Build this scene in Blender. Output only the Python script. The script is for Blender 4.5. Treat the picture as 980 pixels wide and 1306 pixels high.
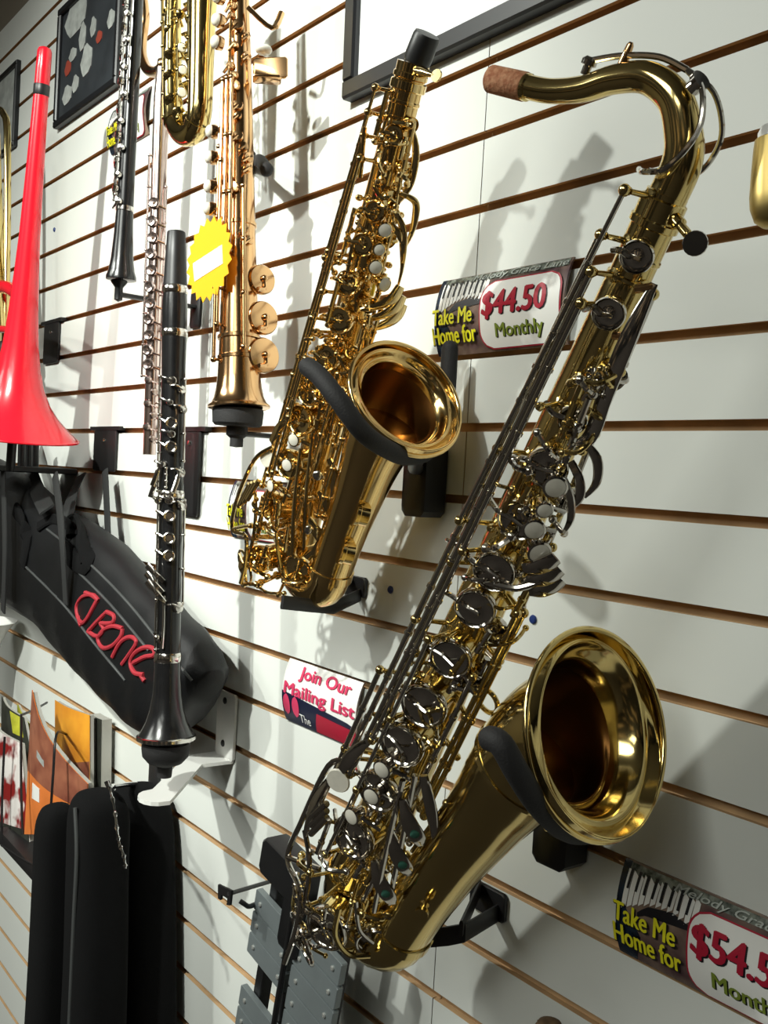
import bpy, math, random
from mathutils import Vector, Matrix
from mathutils.bvhtree import BVHTree
random.seed(7)
scene = bpy.context.scene
for o in list(bpy.data.objects): bpy.data.objects.remove(o)
PI = math.pi
V = Vector

# ------------------------------------------------------------------ camera, light, exposure
FH = 1.9                                     # height of the reference groove above the floor
CAMP = V((0.0, -0.69743, -0.36296 + FH)); YAW, PITCH, ROLL, FPX = 0.9151257, -0.03470775, 0.05694656, 1250.0
_f = V((-math.sin(YAW)*math.cos(PITCH), math.cos(YAW)*math.cos(PITCH), math.sin(PITCH)))
_r = _f.cross(V((0,0,1))).normalized(); _u = _r.cross(_f)
CR = _r*math.cos(ROLL) + _u*math.sin(ROLL); CU = -_r*math.sin(ROLL) + _u*math.cos(ROLL); CF = _f
cd = bpy.data.cameras.new('camera'); cam = bpy.data.objects.new('camera', cd); scene.collection.objects.link(cam)
m = Matrix.Identity(4)
for i in range(3):
    m[i][0], m[i][1], m[i][2], m[i][3] = CR[i], CU[i], -CF[i], CAMP[i]
cam.matrix_world = m
cd.sensor_fit = 'VERTICAL'; cd.sensor_height = 24.0; cd.sensor_width = 18.0; cd.lens = FPX/1306*24.0; cd.clip_start = .02
scene.camera = cam

w = bpy.data.worlds.new('world'); scene.world = w; w.use_nodes = True
w.node_tree.nodes['Background'].inputs[0].default_value = (.75,.8,.85,1); w.node_tree.nodes['Background'].inputs[1].default_value = .12

def lamp(name, kind, loc, power, col, size=.05, aim=None, sy=None, spot=None):
    l = bpy.data.lights.new(name, kind); l.energy = power; l.color = col
    if kind == 'AREA':
        l.size = size
        if sy: l.shape = 'RECTANGLE'; l.size_y = sy
    else: l.shadow_soft_size = size
    if spot: l.spot_size = spot; l.spot_blend = 1.0
    o = bpy.data.objects.new(name, l); scene.collection.objects.link(o); o.location = loc
    if aim is not None: o.rotation_euler = (V(aim)-V(loc)).to_track_quat('-Z','Y').to_euler()
    return o
LAMP = (.97,1,.925)
lamp('track_spot', 'SPOT', (-1.75,-1.80,2.88), 115, LAMP, .035, (-.85,0,1.55), spot=1.3)
lamp('track_spot', 'SPOT', (-.50,-1.80,2.90), 360, LAMP, .035, (-1.72,0,1.62), spot=.98)
lamp('track_spot', 'POINT', (.2,-2.2,2.92), 4, LAMP, .05)
lamp('ceiling_fill', 'AREA', (-.2,-3.0,2.97), 46, LAMP, .9, (-.2,-3.0,0), 2.0)  # unseen area lamps added as soft fill and for broad brass highlights
lamp('ceiling_fill', 'AREA', (-2.4,-2.9,2.97), 52, LAMP, .9, (-2.4,-2.9,0), 2.0)
lamp('ceiling_fill', 'AREA', (1.2,-3.4,2.97), 20, LAMP, .9, (1.2,-3.4,0), 1.6)
vs = scene.view_settings
vs.view_transform = 'Standard'; vs.look = 'None'; vs.exposure = 0.0; vs.gamma = 1.0; vs.use_curve_mapping = False

# ------------------------------------------------------------------ helpers
def at(px, py, Y=0.0):
    """point on the plane Y that the photo shows at pixel (px, py)"""
    d = CR*((px-490)/FPX) - CU*((py-653)/FPX) + CF
    return CAMP + d*((Y-CAMP.y)/d.y)
def ray(px, py): return (CR*((px-490)/FPX) - CU*((py-653)/FPX) + CF).normalized()
def pxm(P): return FPX/((V(P)-CAMP).dot(CF))
def lin(c): return tuple((x/12.92 if x <= .04045 else ((x+.055)/1.055)**2.4) for x in c)
def rgb(r,g,b): return lin((r/255,g/255,b/255))

def mat(name, col, rough=.5, metal=0.0, noise=0.0, nscale=40, bump=0.0, bscale=300, coat=0.0, col2=None, pos=(.35,.65), sheen=0, spec=None, emit=0):
    mt = bpy.data.materials.new(name); mt.use_nodes = True
    nt = mt.node_tree; b = nt.nodes['Principled BSDF']
    b.inputs['Base Color'].default_value = (*col,1); b.inputs['Roughness'].default_value = rough; b.inputs['Metallic'].default_value = metal
    b.inputs['Coat Weight'].default_value = coat; b.inputs['Sheen Weight'].default_value = sheen
    if spec is not None: b.inputs['Specular IOR Level'].default_value = spec
    tc = nt.nodes.new('ShaderNodeTexCoord')
    if noise or col2:
        n = nt.nodes.new('ShaderNodeTexNoise'); n.inputs['Scale'].default_value = nscale; n.inputs['Detail'].default_value = 3
        nt.links.new(tc.outputs['Object'], n.inputs['Vector'])
        r = nt.nodes.new('ShaderNodeValToRGB')
        c2 = col2 if col2 else tuple(x*(1-noise) for x in col)
        r.color_ramp.elements[0].position = pos[0]; r.color_ramp.elements[1].position = pos[1]
        r.color_ramp.elements[0].color = (*c2,1); r.color_ramp.elements[1].color = (*col,1)
        nt.links.new(n.outputs['Fac'], r.inputs['Fac']); nt.links.new(r.outputs['Color'], b.inputs['Base Color'])
    if bump:
        n2 = nt.nodes.new('ShaderNodeTexNoise'); n2.inputs['Scale'].default_value = bscale
        nt.links.new(tc.outputs['Object'], n2.inputs['Vector'])
        bp = nt.nodes.new('ShaderNodeBump'); bp.inputs['Strength'].default_value = bump; bp.inputs['Distance'].default_value = .002
        nt.links.new(n2.outputs['Fac'], bp.inputs['Height']); nt.links.new(bp.outputs['Normal'], b.inputs['Normal'])
    return mt

M = {}
M['laminate'] = mat('grey_laminate', rgb(216,219,214), .55, noise=.03, nscale=3, bump=.03, bscale=120, spec=.3)
M['mdf'] = mat('raw_mdf', rgb(206,170,126), .8, noise=.2, nscale=30)
M['brass'] = mat('lacquered_brass', rgb(226,202,136), .12, 1, noise=.10, nscale=12)
M['brass_shade'] = mat('bell_shade_brass', rgb(128,88,46), .35, 1, noise=.14, nscale=14)  # darker brass copy: shade inside the bells put into the colour
M['gold'] = mat('gold_lacquer', rgb(240,206,140), .12, 1, noise=.10, nscale=12)
M['gold_key'] = mat('gold_key_lacquer', rgb(246,218,156), .10, 1)
M['copper'] = mat('rose_gold_brass', rgb(226,182,132), .16, 1, noise=.10, nscale=12)
M['nickel'] = mat('nickel_plate', rgb(205,200,192), .10, 1)
M['silver'] = mat('silver_plate', rgb(228,224,218), .14, 1, noise=.06, nscale=30)
M['rose_silver'] = mat('rose_silver', rgb(226,206,200), .17, 1)
M['pearl'] = mat('mother_of_pearl', rgb(226,222,208), .22, noise=.06, nscale=200, coat=.5)
M['felt'] = mat('green_felt', rgb(40,90,75), .9)
M['wood_black'] = mat('black_grenadilla', rgb(26,26,27), .22, noise=.3, nscale=60, coat=.2)
M['plastic_black'] = mat('black_plastic', rgb(24,24,25), .42, noise=.15, nscale=50)
M['foam_black'] = mat('black_foam', rgb(30,29,30), .75, bump=.2, bscale=500)
M['metal_black'] = mat('black_powder_coat', rgb(26,25,26), .45, bump=.08, bscale=600)
M['red'] = mat('red_plastic', rgb(222,26,44), .22, noise=.05, nscale=15, coat=.3)
M['cork'] = mat('cork', rgb(206,150,112), .85, col2=rgb(170,106,72), nscale=220, bump=.3, bscale=400)
M['nylon'] = mat('black_nylon', rgb(14,15,17), .5, noise=.3, spec=.35, nscale=18, bump=.25, bscale=900)
M['nylon_dark'] = mat('black_canvas', rgb(7,7,8), .95, noise=.2, spec=.2, nscale=25, bump=.3, bscale=900)
M['webbing'] = mat('black_webbing', rgb(30,31,31), .8, bump=.3, bscale=1200)
M['zip'] = mat('grey_zip', rgb(72,74,74), .5, metal=.3)
M['chrome'] = mat('chrome', rgb(222,222,222), .08, 1)
M['red_print'] = mat('red_print', rgb(158,34,46), .7)
M['paper'] = mat('white_paper', rgb(236,236,232), .35)
M['frame'] = mat('black_frame', rgb(20,21,24), .4)
M['poster'] = mat('white_poster', rgb(238,240,240), .25)
M['yellow'] = mat('yellow_print', rgb(232,226,40), .4)
M['crimson'] = mat('crimson_print', rgb(168,26,52), .4)
M['green_ink'] = mat('olive_print', rgb(122,138,52), .4)
M['ink'] = mat('black_print', rgb(24,24,30), .4)
M['navy'] = mat('navy_print', rgb(26,30,54), .35)
M['pink'] = mat('pink_print', rgb(206,60,98), .4)
M['photo'] = mat('sign_photo_print', rgb(150,130,112), .25, col2=rgb(74,52,58), nscale=22)
M['photo_dark'] = mat('sign_dark_print', rgb(30,50,70), .25, col2=rgb(20,20,28), nscale=60)
M['photo_grey'] = mat('sign_grey_print', rgb(150,156,146), .25, col2=rgb(60,66,60), nscale=120)
M['script_ink'] = mat('script_print', rgb(176,182,176), .4)
M['acrylic'] = mat('white_acrylic', rgb(228,228,224), .25)
M['bar'] = mat('grey_bar_metal', rgb(128,136,138), .38, metal=.35, noise=.06, nscale=50)
M['bar_edge'] = mat('bright_screw', rgb(190,192,188), .3, metal=.6)
M['tag_yellow'] = mat('orange_yellow_card', rgb(240,168,10), .6)
M['orange'] = mat('orange_cover', rgb(224,126,62), .35, noise=.15, nscale=25)
M['brown_cover'] = mat('brown_cover', rgb(158,100,76), .35, col2=rgb(120,66,52), nscale=22)
M['amber'] = mat('amber_cover', rgb(228,160,50), .4, col2=rgb(206,130,40), nscale=15)
M['red_cover'] = mat('red_white_cover', rgb(222,216,212), .35, col2=rgb(130,30,30), nscale=16, pos=(.46,.54))
M['dark_cover'] = mat('dark_cover', rgb(54,56,50), .4, noise=.4, nscale=40)
M['lime_cover'] = mat('lime_cover', rgb(190,190,60), .4, noise=.4, nscale=40)
M['page'] = mat('page_edges', rgb(170,168,160), .6)
M['collage'] = mat('collage_photo', rgb(52,56,60), .35, noise=.35, nscale=14)
M['blob'] = mat('collage_pale_print', rgb(176,180,176), .35, noise=.3, nscale=50)
M['blob_red'] = mat('collage_red_print', rgb(150,66,52), .35)
M['blue'] = mat('blue_plug', rgb(30,52,110), .4)
M['white_plastic'] = mat('white_plastic', rgb(226,226,222), .25, coat=.2)
M['straw'] = mat('pale_brass', rgb(196,172,108), .42, 1, noise=.1, nscale=20)
M['floor'] = mat('shop_carpet', rgb(52,46,42), .95, noise=.3, nscale=60)
M['ceil'] = mat('ceiling_tile', rgb(150,148,142), .9, noise=.05, nscale=10)
M['tan'] = mat('display_wall', rgb(150,128,104), .8, col2=rgb(20,17,16), nscale=1.6, pos=(.54,.64))
M['beige'] = mat('beige_wall', rgb(120,112,98), .8)
M['brown_fuzz'] = mat('brown_fur_cloth', rgb(96,72,44), .9, noise=.5, nscale=80)

ORG = V((0,0,0))
class MB:
    def __init__(s): s.v = []; s.f = []; s.fm = []; s.mi = 0
    def add(s, vs, fs):
        n = len(s.v); s.v += [V(x) for x in vs]; s.f += [tuple(i+n for i in f) for f in fs]; s.fm += [s.mi]*len(fs); return s
    def rings(s, rings, cap0=True, cap1=True, closed=False):
        n = len(rings[0]); k = len(rings); vs = [p for r in rings for p in r]; fs = []
        for i in range(k if closed else k-1):
            a, b = i*n, ((i+1) % k)*n
            for j in range(n): fs.append((a+j, a+(j+1) % n, b+(j+1) % n, b+j))
        if not closed:
            if cap0: fs.append(tuple(range(n-1,-1,-1)))
            if cap1: fs.append(tuple(range((k-1)*n, k*n)))
        return s.add(vs, fs)
    def tube(s, path, r, n=10, cap=True, closed=False, t0=None, t1=None, cap0=None, cap1=None):
        path = [V(p) for p in path]; k = len(path)
        rr = [r]*k if not isinstance(r,(list,tuple)) else list(r)
        tg = []
        for i in range(k):
            if closed: t = path[(i+1) % k]-path[i-1]
            else: t = path[min(i+1,k-1)]-path[max(i-1,0)]
            tg.append(t.normalized() if t.length > 1e-9 else V((0,0,1)))
        if t0 is not None: tg[0] = V(t0).normalized()
        if t1 is not None: tg[-1] = V(t1).normalized()
        a = tg[0].cross(V((0.31,0.23,1)));
        if a.length < 1e-3: a = tg[0].cross(V((1,0,0)))
        a.normalize(); out = []
        for i in range(k):
            if i:
                q = tg[i-1].rotation_difference(tg[i]); a = q @ a
                a = (a - tg[i]*a.dot(tg[i])).normalized()
            b = tg[i].cross(a)
            out.append([path[i] + (a*math.cos(2*PI*j/n) + b*math.sin(2*PI*j/n))*rr[i] for j in range(n)])
        return s.rings(out, cap if cap0 is None else cap0, cap if cap1 is None else cap1, closed)
    def lathe(s, prof, o, ax, n=24, cap=True):
        """prof: list of (radius, height along ax)"""
        o = V(o); ax = V(ax).normalized(); a = ax.cross(V((0.31,0.23,1)))
        if a.length < 1e-3: a = ax.cross(V((1,0,0)))
        a.normalize(); b = ax.cross(a)
        return s.rings([[o+ax*h+(a*math.cos(2*PI*j/n)+b*math.sin(2*PI*j/n))*max(r,1e-5) for j in range(n)] for r,h in prof], cap, cap)
    def torus(s, o, ax, R, r, n=32, k=8, sx=1.0, xd=None):
        o = V(o); ax = V(ax).normalized(); a = V(xd) if xd is not None else ax.cross(V((0.31,0.23,1)))
        a = (a-ax*a.dot(ax)).normalized(); b = ax.cross(a)
        return s.tube([o+a*math.cos(2*PI*i/n)*R*sx+b*math.sin(2*PI*i/n)*R for i in range(n)], r, k, closed=True)
    def box(s, c, ex, ey, ez, bev=0.0):
        """half-extent vectors ex, ey, ez; bev chamfers the x-y outline"""
        c, ex, ey, ez = V(c), V(ex), V(ey), V(ez)
        if bev:
            lx, ly = ex.length, ey.length; bx, by = bev/lx, bev/ly
            pts = [(-1+bx,-1),(1-bx,-1),(1,-1+by),(1,1-by),(1-bx,1),(-1+bx,1),(-1,1-by),(-1,-1+by)]
            bz = min(bev*.5/ez.length, .45)
            lv = [(1-bx*.5, -1), (1, -1+bz), (1, 1-bz), (1-bx*.5, 1)]
            return s.rings([[c+ex*x*k+ey*y*k+ez*h for x,y in pts] for k,h in lv])
        return s.rings([[c+ex*x+ey*y+ez*h for x,y in ((-1,-1),(1,-1),(1,1),(-1,1))] for h in (-1,1)])
    def prism(s, pts, d):
        """closed outline (3-D points in a plane) extruded by vector d"""
        pts = [V(p) for p in pts]; d = V(d)
        return s.rings([pts, [p+d for p in pts]])
    def ball(s, c, r, n=10, squash=None, ax=None):
        c = V(c); ax = V(ax) if ax is not None else V((0,0,1)); q = squash or 1.0
        return s.lathe([(r*math.sin(PI*i/(n-1)), -r*q*math.cos(PI*i/(n-1))) for i in range(n)], c, ax, max(10,n+2))
    def strip(s, path, wv, w, t, nv=None):
        """flat bar along path: width w along wv (vector or list), thickness t"""
        path = [V(p) for p in path]; k = len(path); rg = []
        for i in range(k):
            tg = (path[min(i+1,k-1)]-path[max(i-1,0)]).normalized()
            wvv = V(wv[i] if isinstance(wv, list) else wv); wvv = (wvv-tg*wvv.dot(tg)).normalized(); nn = tg.cross(wvv)
            ww = (w[i] if isinstance(w,(list,tuple)) else w)/2; h = t/2; c = .7
            rg.append([path[i]+wvv*ww*x+nn*h*y for x,y in ((-1,-.5),(-c,-1),(c,-1),(1,-.5),(1,.5),(c,1),(-c,1),(-1,.5))])
        return s.rings(rg)
    def build(s, name, material, parent=None, smooth=True, sharp=38):
        me = bpy.data.meshes.new(name)
        o = bpy.data.objects.new(name, me); scene.collection.objects.link(o)
        org = V((0,0,0))
        if parent is not None:
            o.parent = parent; rt = parent
            while rt.parent: rt = rt.parent
            org = V(rt['_o']) if '_o' in rt else V((0,0,0))
        me.from_pydata([p-org for p in s.v], [], s.f)
        ms = material if isinstance(material, list) else [material]
        for mm in ms: me.materials.append(M[mm] if isinstance(mm,str) else mm)
        if len(ms) > 1: me.polygons.foreach_set('material_index', s.fm)
        if smooth:
            me.polygons.foreach_set('use_smooth', [True]*len(me.polygons)); me.set_sharp_from_angle(angle=math.radians(sharp))
        me.update(); return o
    def bvh(s): return BVHTree.FromPolygons([tuple(p) for p in s.v], s.f)

def tag(o, label, cat, group=None):
    o['label'] = label; o['category'] = cat
    if group: o['group'] = group
    return o
def thing(name, label, cat, loc, group=None):
    o = bpy.data.objects.new(name, None); scene.collection.objects.link(o); o.location = V(loc); o['_o'] = tuple(loc)
    o.empty_display_size = .03
    return tag(o, label, cat, group)
def single(name, mb, material, label, cat, group=None, smooth=True):
    """a thing that is one mesh, origin at its first point's base"""
    c = sum(mb.v, V((0,0,0)))/len(mb.v)
    mb.v = [p-c for p in mb.v]; o = mb.build(name, material, None, smooth); o.location = c; o['_o'] = tuple(c); mb.v = [p+c for p in mb.v]
    return tag(o, label, cat, group)
def struct(name, mb, material, smooth=False):
    o = mb.build(name, material, None, smooth); o['kind'] = 'structure'; return o
def cr(path, k=6, closed=False):
    """Catmull-Rom resampling (works on vectors of any length given as tuples)"""
    p = [V(q) for q in path]; n = len(p); out = []
    for i in range(n if closed else n-1):
        if closed: a,b,c,d = p[i-1],p[i],p[(i+1) % n],p[(i+2) % n]
        else: a,b,c,d = p[max(i-1,0)],p[i],p[i+1],p[min(i+2,n-1)]
        for j in range(k):
            t = j/k
            out.append(.5*((2*b)+(c-a)*t+(2*a-5*b+4*c-d)*t*t+(3*b-a-3*c+d)*t*t*t))
    if not closed: out.append(p[-1])
    return out
def crs(path, rad, k=6):
    P = cr(path, k); R = [x.x for x in cr([(r,0,0) for r in rad], k)]; return P, R

# ------------------------------------------------------------------ the shop
SP = .0762; XL, XR, XSEAM, ZTOP = -4.2, 1.9, -.7715, .686+FH
def slat_panel(x0, x1, mb):
    kmax = 15
    def quad(pts, mi):
        mb.mi = mi; mb.add([(x0,*pts[0]),(x1,*pts[0]),(x1,*pts[1]),(x0,*pts[1])], [(0,1,2,3)])
    k = -8; ztop = ZTOP
    while True:
        zc = FH - k*SP
        if zc < .1: break
        g = .0046
        quad([(0,zc+g),(0,ztop-.0)], 0)                      # slat face
        quad([(0,zc+g),(.005,zc+g)], 1); quad([(.005,zc+g),(.005,zc+.011)], 1); quad([(.005,zc+.011),(.0125,zc+.011)], 1)
        quad([(.0125,zc+.011),(.0125,zc-.0085)], 1); quad([(.0125,zc-.0085),(.005,zc-.0085)], 1); quad([(.005,zc-.0085),(.005,zc-g)], 1)
        quad([(.005,zc-g),(.0,zc-g)], 1)
        ztop = zc-g; k += 1
    quad([(0,0),(0,ztop)], 0)
    mb.mi = 0
mb = MB(); slat_panel(XL, XSEAM-.0006, mb); slat_panel(XSEAM+.0006, XR, mb)
mb.mi = 1; mb.add([(XL,.014,0),(XR,.014,0),(XR,.014,ZTOP),(XL,.014,ZTOP)], [(0,1,2,3)])
struct('wall_back', mb, ['laminate','mdf'])
mb = MB(); mb.box(((XL+XR)/2,.03,(ZTOP+3.0)/2),((XR-XL)/2,0,0),(0,.03,0),(0,0,(3.0-ZTOP)/2)); struct('trim_1', mb, 'beige')
def slab(name, c, h, mt):
    mb = MB(); mb.box(c,(h[0],0,0),(0,h[1],0),(0,0,h[2])); return struct(name, mb, mt)
slab('floor', ((XL+XR)/2,-2.25,-.05), ((XR-XL)/2,2.35,.05), 'floor')
slab('ceiling', ((XL+XR)/2,-2.25,3.05), ((XR-XL)/2,2.35,.05), 'ceil')
slab('wall_left', (XL-.05,-2.25,1.5), (.05,2.35,1.5), 'beige')
slab('wall_right', (XR+.05,-2.25,1.5), (.05,2.35,1.5), 'tan')
slab('wall_front', ((XL+XR)/2,-4.65,1.5), ((XR-XL)/2,.05,1.5), 'tan')

# ------------------------------------------------------------------ saxophones
def lerp(a,b,t): return a+(b-a)*t
class Sax:
    def __init__(s, O, top, C, name, label, metal, keymetal, body_r, L, group=None):
        s.O = V(O); s.ez = (V(top)-s.O).normalized(); d = V(C)-s.O
        s.ex = (d-s.ez*d.dot(s.ez)).normalized(); s.ey = s.ez.cross(s.ex)
        s.t = thing(name, label, 'saxophone', s.O, group); s.m = metal; s.k = keymetal; s.br = body_r; s.L = L
    def W(s, x, y, z): return s.O + s.ex*x + s.ey*y + s.ez*z
    def D(s, x, y, z): return s.ex*x + s.ey*y + s.ez*z
    def P(s, phi, z, R): a = math.radians(phi); return s.W(R*math.cos(a), -R*math.sin(a), z)
    def N(s, phi): a = math.radians(phi); return s.D(math.cos(a), -math.sin(a), 0)
    def rb(s, z): return lerp(s.br[0], s.br[1], min(1,max(0,z/s.L)))
    def obj(s, name, mb, mt=None, parent=None, label=None):
        o = mb.build(name, mt or s.k, parent or s.t)
        if label: o['label'] = label
        return o
    def cup(s, phi, z, rc, R, pearl=0, arm=45, n=None, hollow=True, mt=None):
        """key cup on a tone-hole chimney at angle phi, height z, top surface at radius R"""
        nn = n if n is not None else s.N(phi); c = s.P(phi, z, R); b = c - nn*.013
        mb = MB(); mb.lathe([(rc*.86,-.028),(rc*.86,-.0105),(rc*.93,-.010)], c, nn, 24); s.obj('tone_hole', mb, s.m)
        mb = MB(); h = rc
        mb.lathe([(h*.98,-.0085),(h*1.03,-.006),(h*1.03,-.0015),(h*.97,.0002),(h*.90,-.0006),(h*.84,-.0022),(h*.6,-.0028),(h*.3,-.0022),(h*.1,-.001),(0,-.0008)], c, nn, 30)
        k = s.obj('key_cup', mb, mt)
        if arm:
            p1 = s.P(phi+arm, z+random.uniform(-.008,.008), R*.93)
            mb = MB(); mb.tube(cr([c+nn*.0012-(p1-c).normalized()*rc*.35, c+nn*.002+(p1-c).normalized()*rc*.5, s.P(phi+arm*.55,z,R+.0005), p1],4), [.0016]*4+[.0022]*4+[.0022]*5, 8); s.obj('key_arm', mb, mt, k)
        return k
    def pearl(s, phi, z, r, R, n=None):
        nn = n or s.N(phi); c = s.P(phi, z, R)
        mb = MB(); mb.lathe([(r*.8,-.012),(r*.8,-.004),(r*1.18,-.003),(r*1.22,.0006),(r*1.02,.0012),(r,.0002),(0,.0002)], c, nn, 20); h = s.obj('pearl_holder', mb)
        mb = MB(); mb.lathe([(r,-.001),(r*.98,.0012),(r*.7,.0019),(0,.0021)], c, nn, 20); s.obj('finger_pearl', mb, 'pearl', h)
        mb = MB(); q = s.P(phi-28, z-.004, R-.010); mb.tube(cr([c-nn*.006, (c+q)/2-nn*.003, q],4), .0022, 8); s.obj('key_lever', mb, None, h)
    def rod(s, phi0, z0, R0, phi1, z1, R1, r=.0024, posts=3, mt=None, tubes=True, fromr=None):
        a, b = s.P(phi0,z0,R0), s.P(phi1,z1,R1); ax = (b-a); L = ax.length; ax.normalize()
        mb = MB(); prof = []
        nseg = max(2,int(L/.045))
        for i in range(nseg):
            h0, h1 = L*i/nseg, L*(i+1)/nseg
            prof += [(r*1.0,h0),(r*1.0,h1-.004),(r*1.35,h1-.0035),(r*1.35,h1-.0005)] if tubes else [(r,h0),(r,h1)]
        mb.lathe(prof, a, ax, 10); o = s.obj('hinge_rod', mb, mt)
        for i in range(posts):
            t = i/(posts-1) if posts > 1 else .5
            z = lerp(z0,z1,t); ph = lerp(phi0,phi1,t); R = lerp(R0,R1,t); p = a.lerp(b,t)
            q = s.P(ph, z, s.rb(z)*.96)
            mb = MB(); d = p-q; l = d.length
            mb.lathe([(.0052,0),(.0046,.0012),(.0022,.0022),(.0018,l-.005),(.0026,l-.004)], q, d, 10); mb.ball(p, .0040, 9)
            s.obj('post', mb, s.m)
        return o
    def bar(s, pts, r, name, mt=None, k=5, n=8, parent=None):
        P = [s.P(*p) for p in pts]; mb = MB()
        rr = r if not isinstance(r,(list,tuple)) else [x.x for x in cr([(q,0,0) for q in r],k)]
        mb.tube(cr(P,k), rr, n); return s.obj(name, mb, mt, parent)
    def blade(s, pts, w, t, name, phin, mt=None, k=5, parent=None):
        """flat lever along pts (phi,z,R); widths w; its flat faces angle phin"""
        P = cr([s.P(*p) for p in pts], k); n = s.N(phin); ww = [x.x for x in cr([(q,0,0) for q in w],k)]
        tg = [ (P[min(i+1,len(P)-1)]-P[max(i-1,0)]).normalized() for i in range(len(P))]
        mb = MB(); mb.strip(P, [n.cross(q) for q in tg], ww, t); return s.obj(name, mb, mt, parent)

def make_sax(c):
    s = Sax(c['O'], c['top'], c['C'], c['name'], c['label'], c['metal'], c['key'], c['br'], c['L'])
    W = s.W; Nb = V(c['N']).normalized(); L = c['L']; r0, r1 = c['br']
    # body tube with ferrules and receiver
    mb = MB(); prof = [(r0,c['z0']),(r0,c['z0']+.01)]
    for i in range(13): z = lerp(c['z0']+.02, L-.055, i/12); prof.append((s.rb(z), z))
    prof += [(r1*1.02,L-.05),(r1*1.12,L-.049),(r1*1.12,L-.047),(r1*1.03,L-.046),(r1*1.03,L-.036),(r1*1.1,L-.035),(r1*1.1,L-.033),(r1*1.04,L-.032),(r1*1.05,L-.014),(r1*1.18,L-.013),(r1*1.18,L-.009),(r1*1.1,L-.008),(r1*1.1,L),(r1*.8,L)]
    mb.lathe(prof, s.O, s.ez, 36); s.obj('body_tube', mb, s.m)
    # bow
    z0 = c['z0']; bx = c['bx']; st = [W(0,0,z0+.012)]; rr = [r0]
    for i in range(13):
        a = PI*i/12; st.append(W(bx/2-bx/2*math.cos(a),0,z0-bx/2*math.sin(a)*c['bowd'])); rr.append(lerp(r0,c['bell'][0][2],i/12))
    st.append(W(bx,0,z0+.012)); rr.append(c['bell'][0][2])
    mb = MB(); mb.tube(st, rr, 36, t0=-s.ez, t1=s.ez); bow = s.obj('bow', mb, s.m)
    mb = MB()
    for x, r in ((0,r0),(bx,c['bell'][0][2])): mb.lathe([(r*1.0,-.006),(r*1.07,-.005),(r*1.07,.005),(r,.006)], W(x,0,z0+.006), s.ez, 36)
    s.obj('bow_ferrule', mb, s.m, bow)
    # bell: outer skin, rolled rim, inner skin
    pts, rad = crs([W(x,0,z) for x,z,r in c['bell']], [r for x,z,r in c['bell']], 6)
    mb = MB(); mb.tube(pts, rad, 56, cap=False, t0=s.ez, t1=Nb); bell = s.obj('bell', mb, s.m)
    nf = c['flare']; ip, ir = pts[::-1], [r-.0014 for r in rad[::-1]]
    mb = MB(); mb.tube(ip[:nf+1], ir[:nf+1], 64, t0=-Nb, cap=False); s.obj('bell_flare', mb, s.m, bell)
    mb = MB(); mb.tube(ip[nf:], ir[nf:], 56, t0=(ip[nf+1]-ip[nf-1]), t1=-s.ez, cap0=False, cap1=True); s.obj('bell_bore', mb, 'brass_shade', bell)
    R = rad[-1]; mb = MB(); mb.torus(pts[-1], Nb, R, .0024, 72, 10); s.obj('bell_rim', mb, s.m, bell)
    i = int(len(pts)*.42); tg = (pts[i+1]-pts[i-1]).normalized()
    mb = MB(); mb.lathe([(rad[i],-.003),(rad[i]+.0015,-.002),(rad[i]+.0015,.002),(rad[i],.003)], pts[i], tg, 40); s.obj('bell_ring', mb, s.m, bell)
    s.bellpts = pts; s.bellrad = rad
    return s


def clutter(s, phis, zs, R0, dR, n_arm, n_screw, n_spring, seed, second):
    """the many small arms, screws and springs of the key stacks"""
    rn = random.Random(seed)
    def pick(): return rn.uniform(*phis), rn.uniform(*zs)
    def Rz(z): return lerp(R0[0],R0[1],z/s.L)
    for i in range(n_arm):
        ph, z = pick(); R = Rz(z)+rn.uniform(0,dR); d = rn.choice((-1,1))*rn.uniform(16,40); dz = rn.uniform(-.018,.018)
        P = cr([s.P(ph,z,R), s.P(ph+d*.5,z+dz*.4,R+.005), s.P(ph+d,z+dz,R-.002)],4); mb = MB(); r = rn.uniform(.0014,.0024)
        mb.tube(P, r, 7); mb.ball(P[0], r*1.7, 7); mb.ball(P[-1], r*1.7, 7); s.obj('stack_arm', mb, rn.choice((s.k, s.k, second)))
    for i in range(n_screw):
        ph, z = pick(); R = s.rb(z); h = Rz(z)+rn.uniform(-.004,dR)-R; mb = MB()
        mb.lathe([(.0048,-.001),(.0042,.0012),(.0019,.0025),(.0016,h-.004),(.0030,h-.003),(.0034,h),(.0022,h+.0022),(0,h+.003)], s.P(ph,z,R), s.N(ph), 10); s.obj('stack_post', mb, rn.choice((second, second, s.k)))
    for i in range(n_spring):
        ph, z = pick(); R = Rz(z)+rn.uniform(-.006,.002); l = rn.uniform(.02,.05); mb = MB()
        mb.lathe([(.0026,0),(.0026,l*.3),(.0033,l*.31),(.0033,l*.36),(.0024,l*.37),(.0024,l)], s.P(ph,z,R), s.D(rn.uniform(-.12,.12),rn.uniform(-.12,.12),1), 9); s.obj('hinge_tube', mb, rn.choice((s.k, second)))

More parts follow.
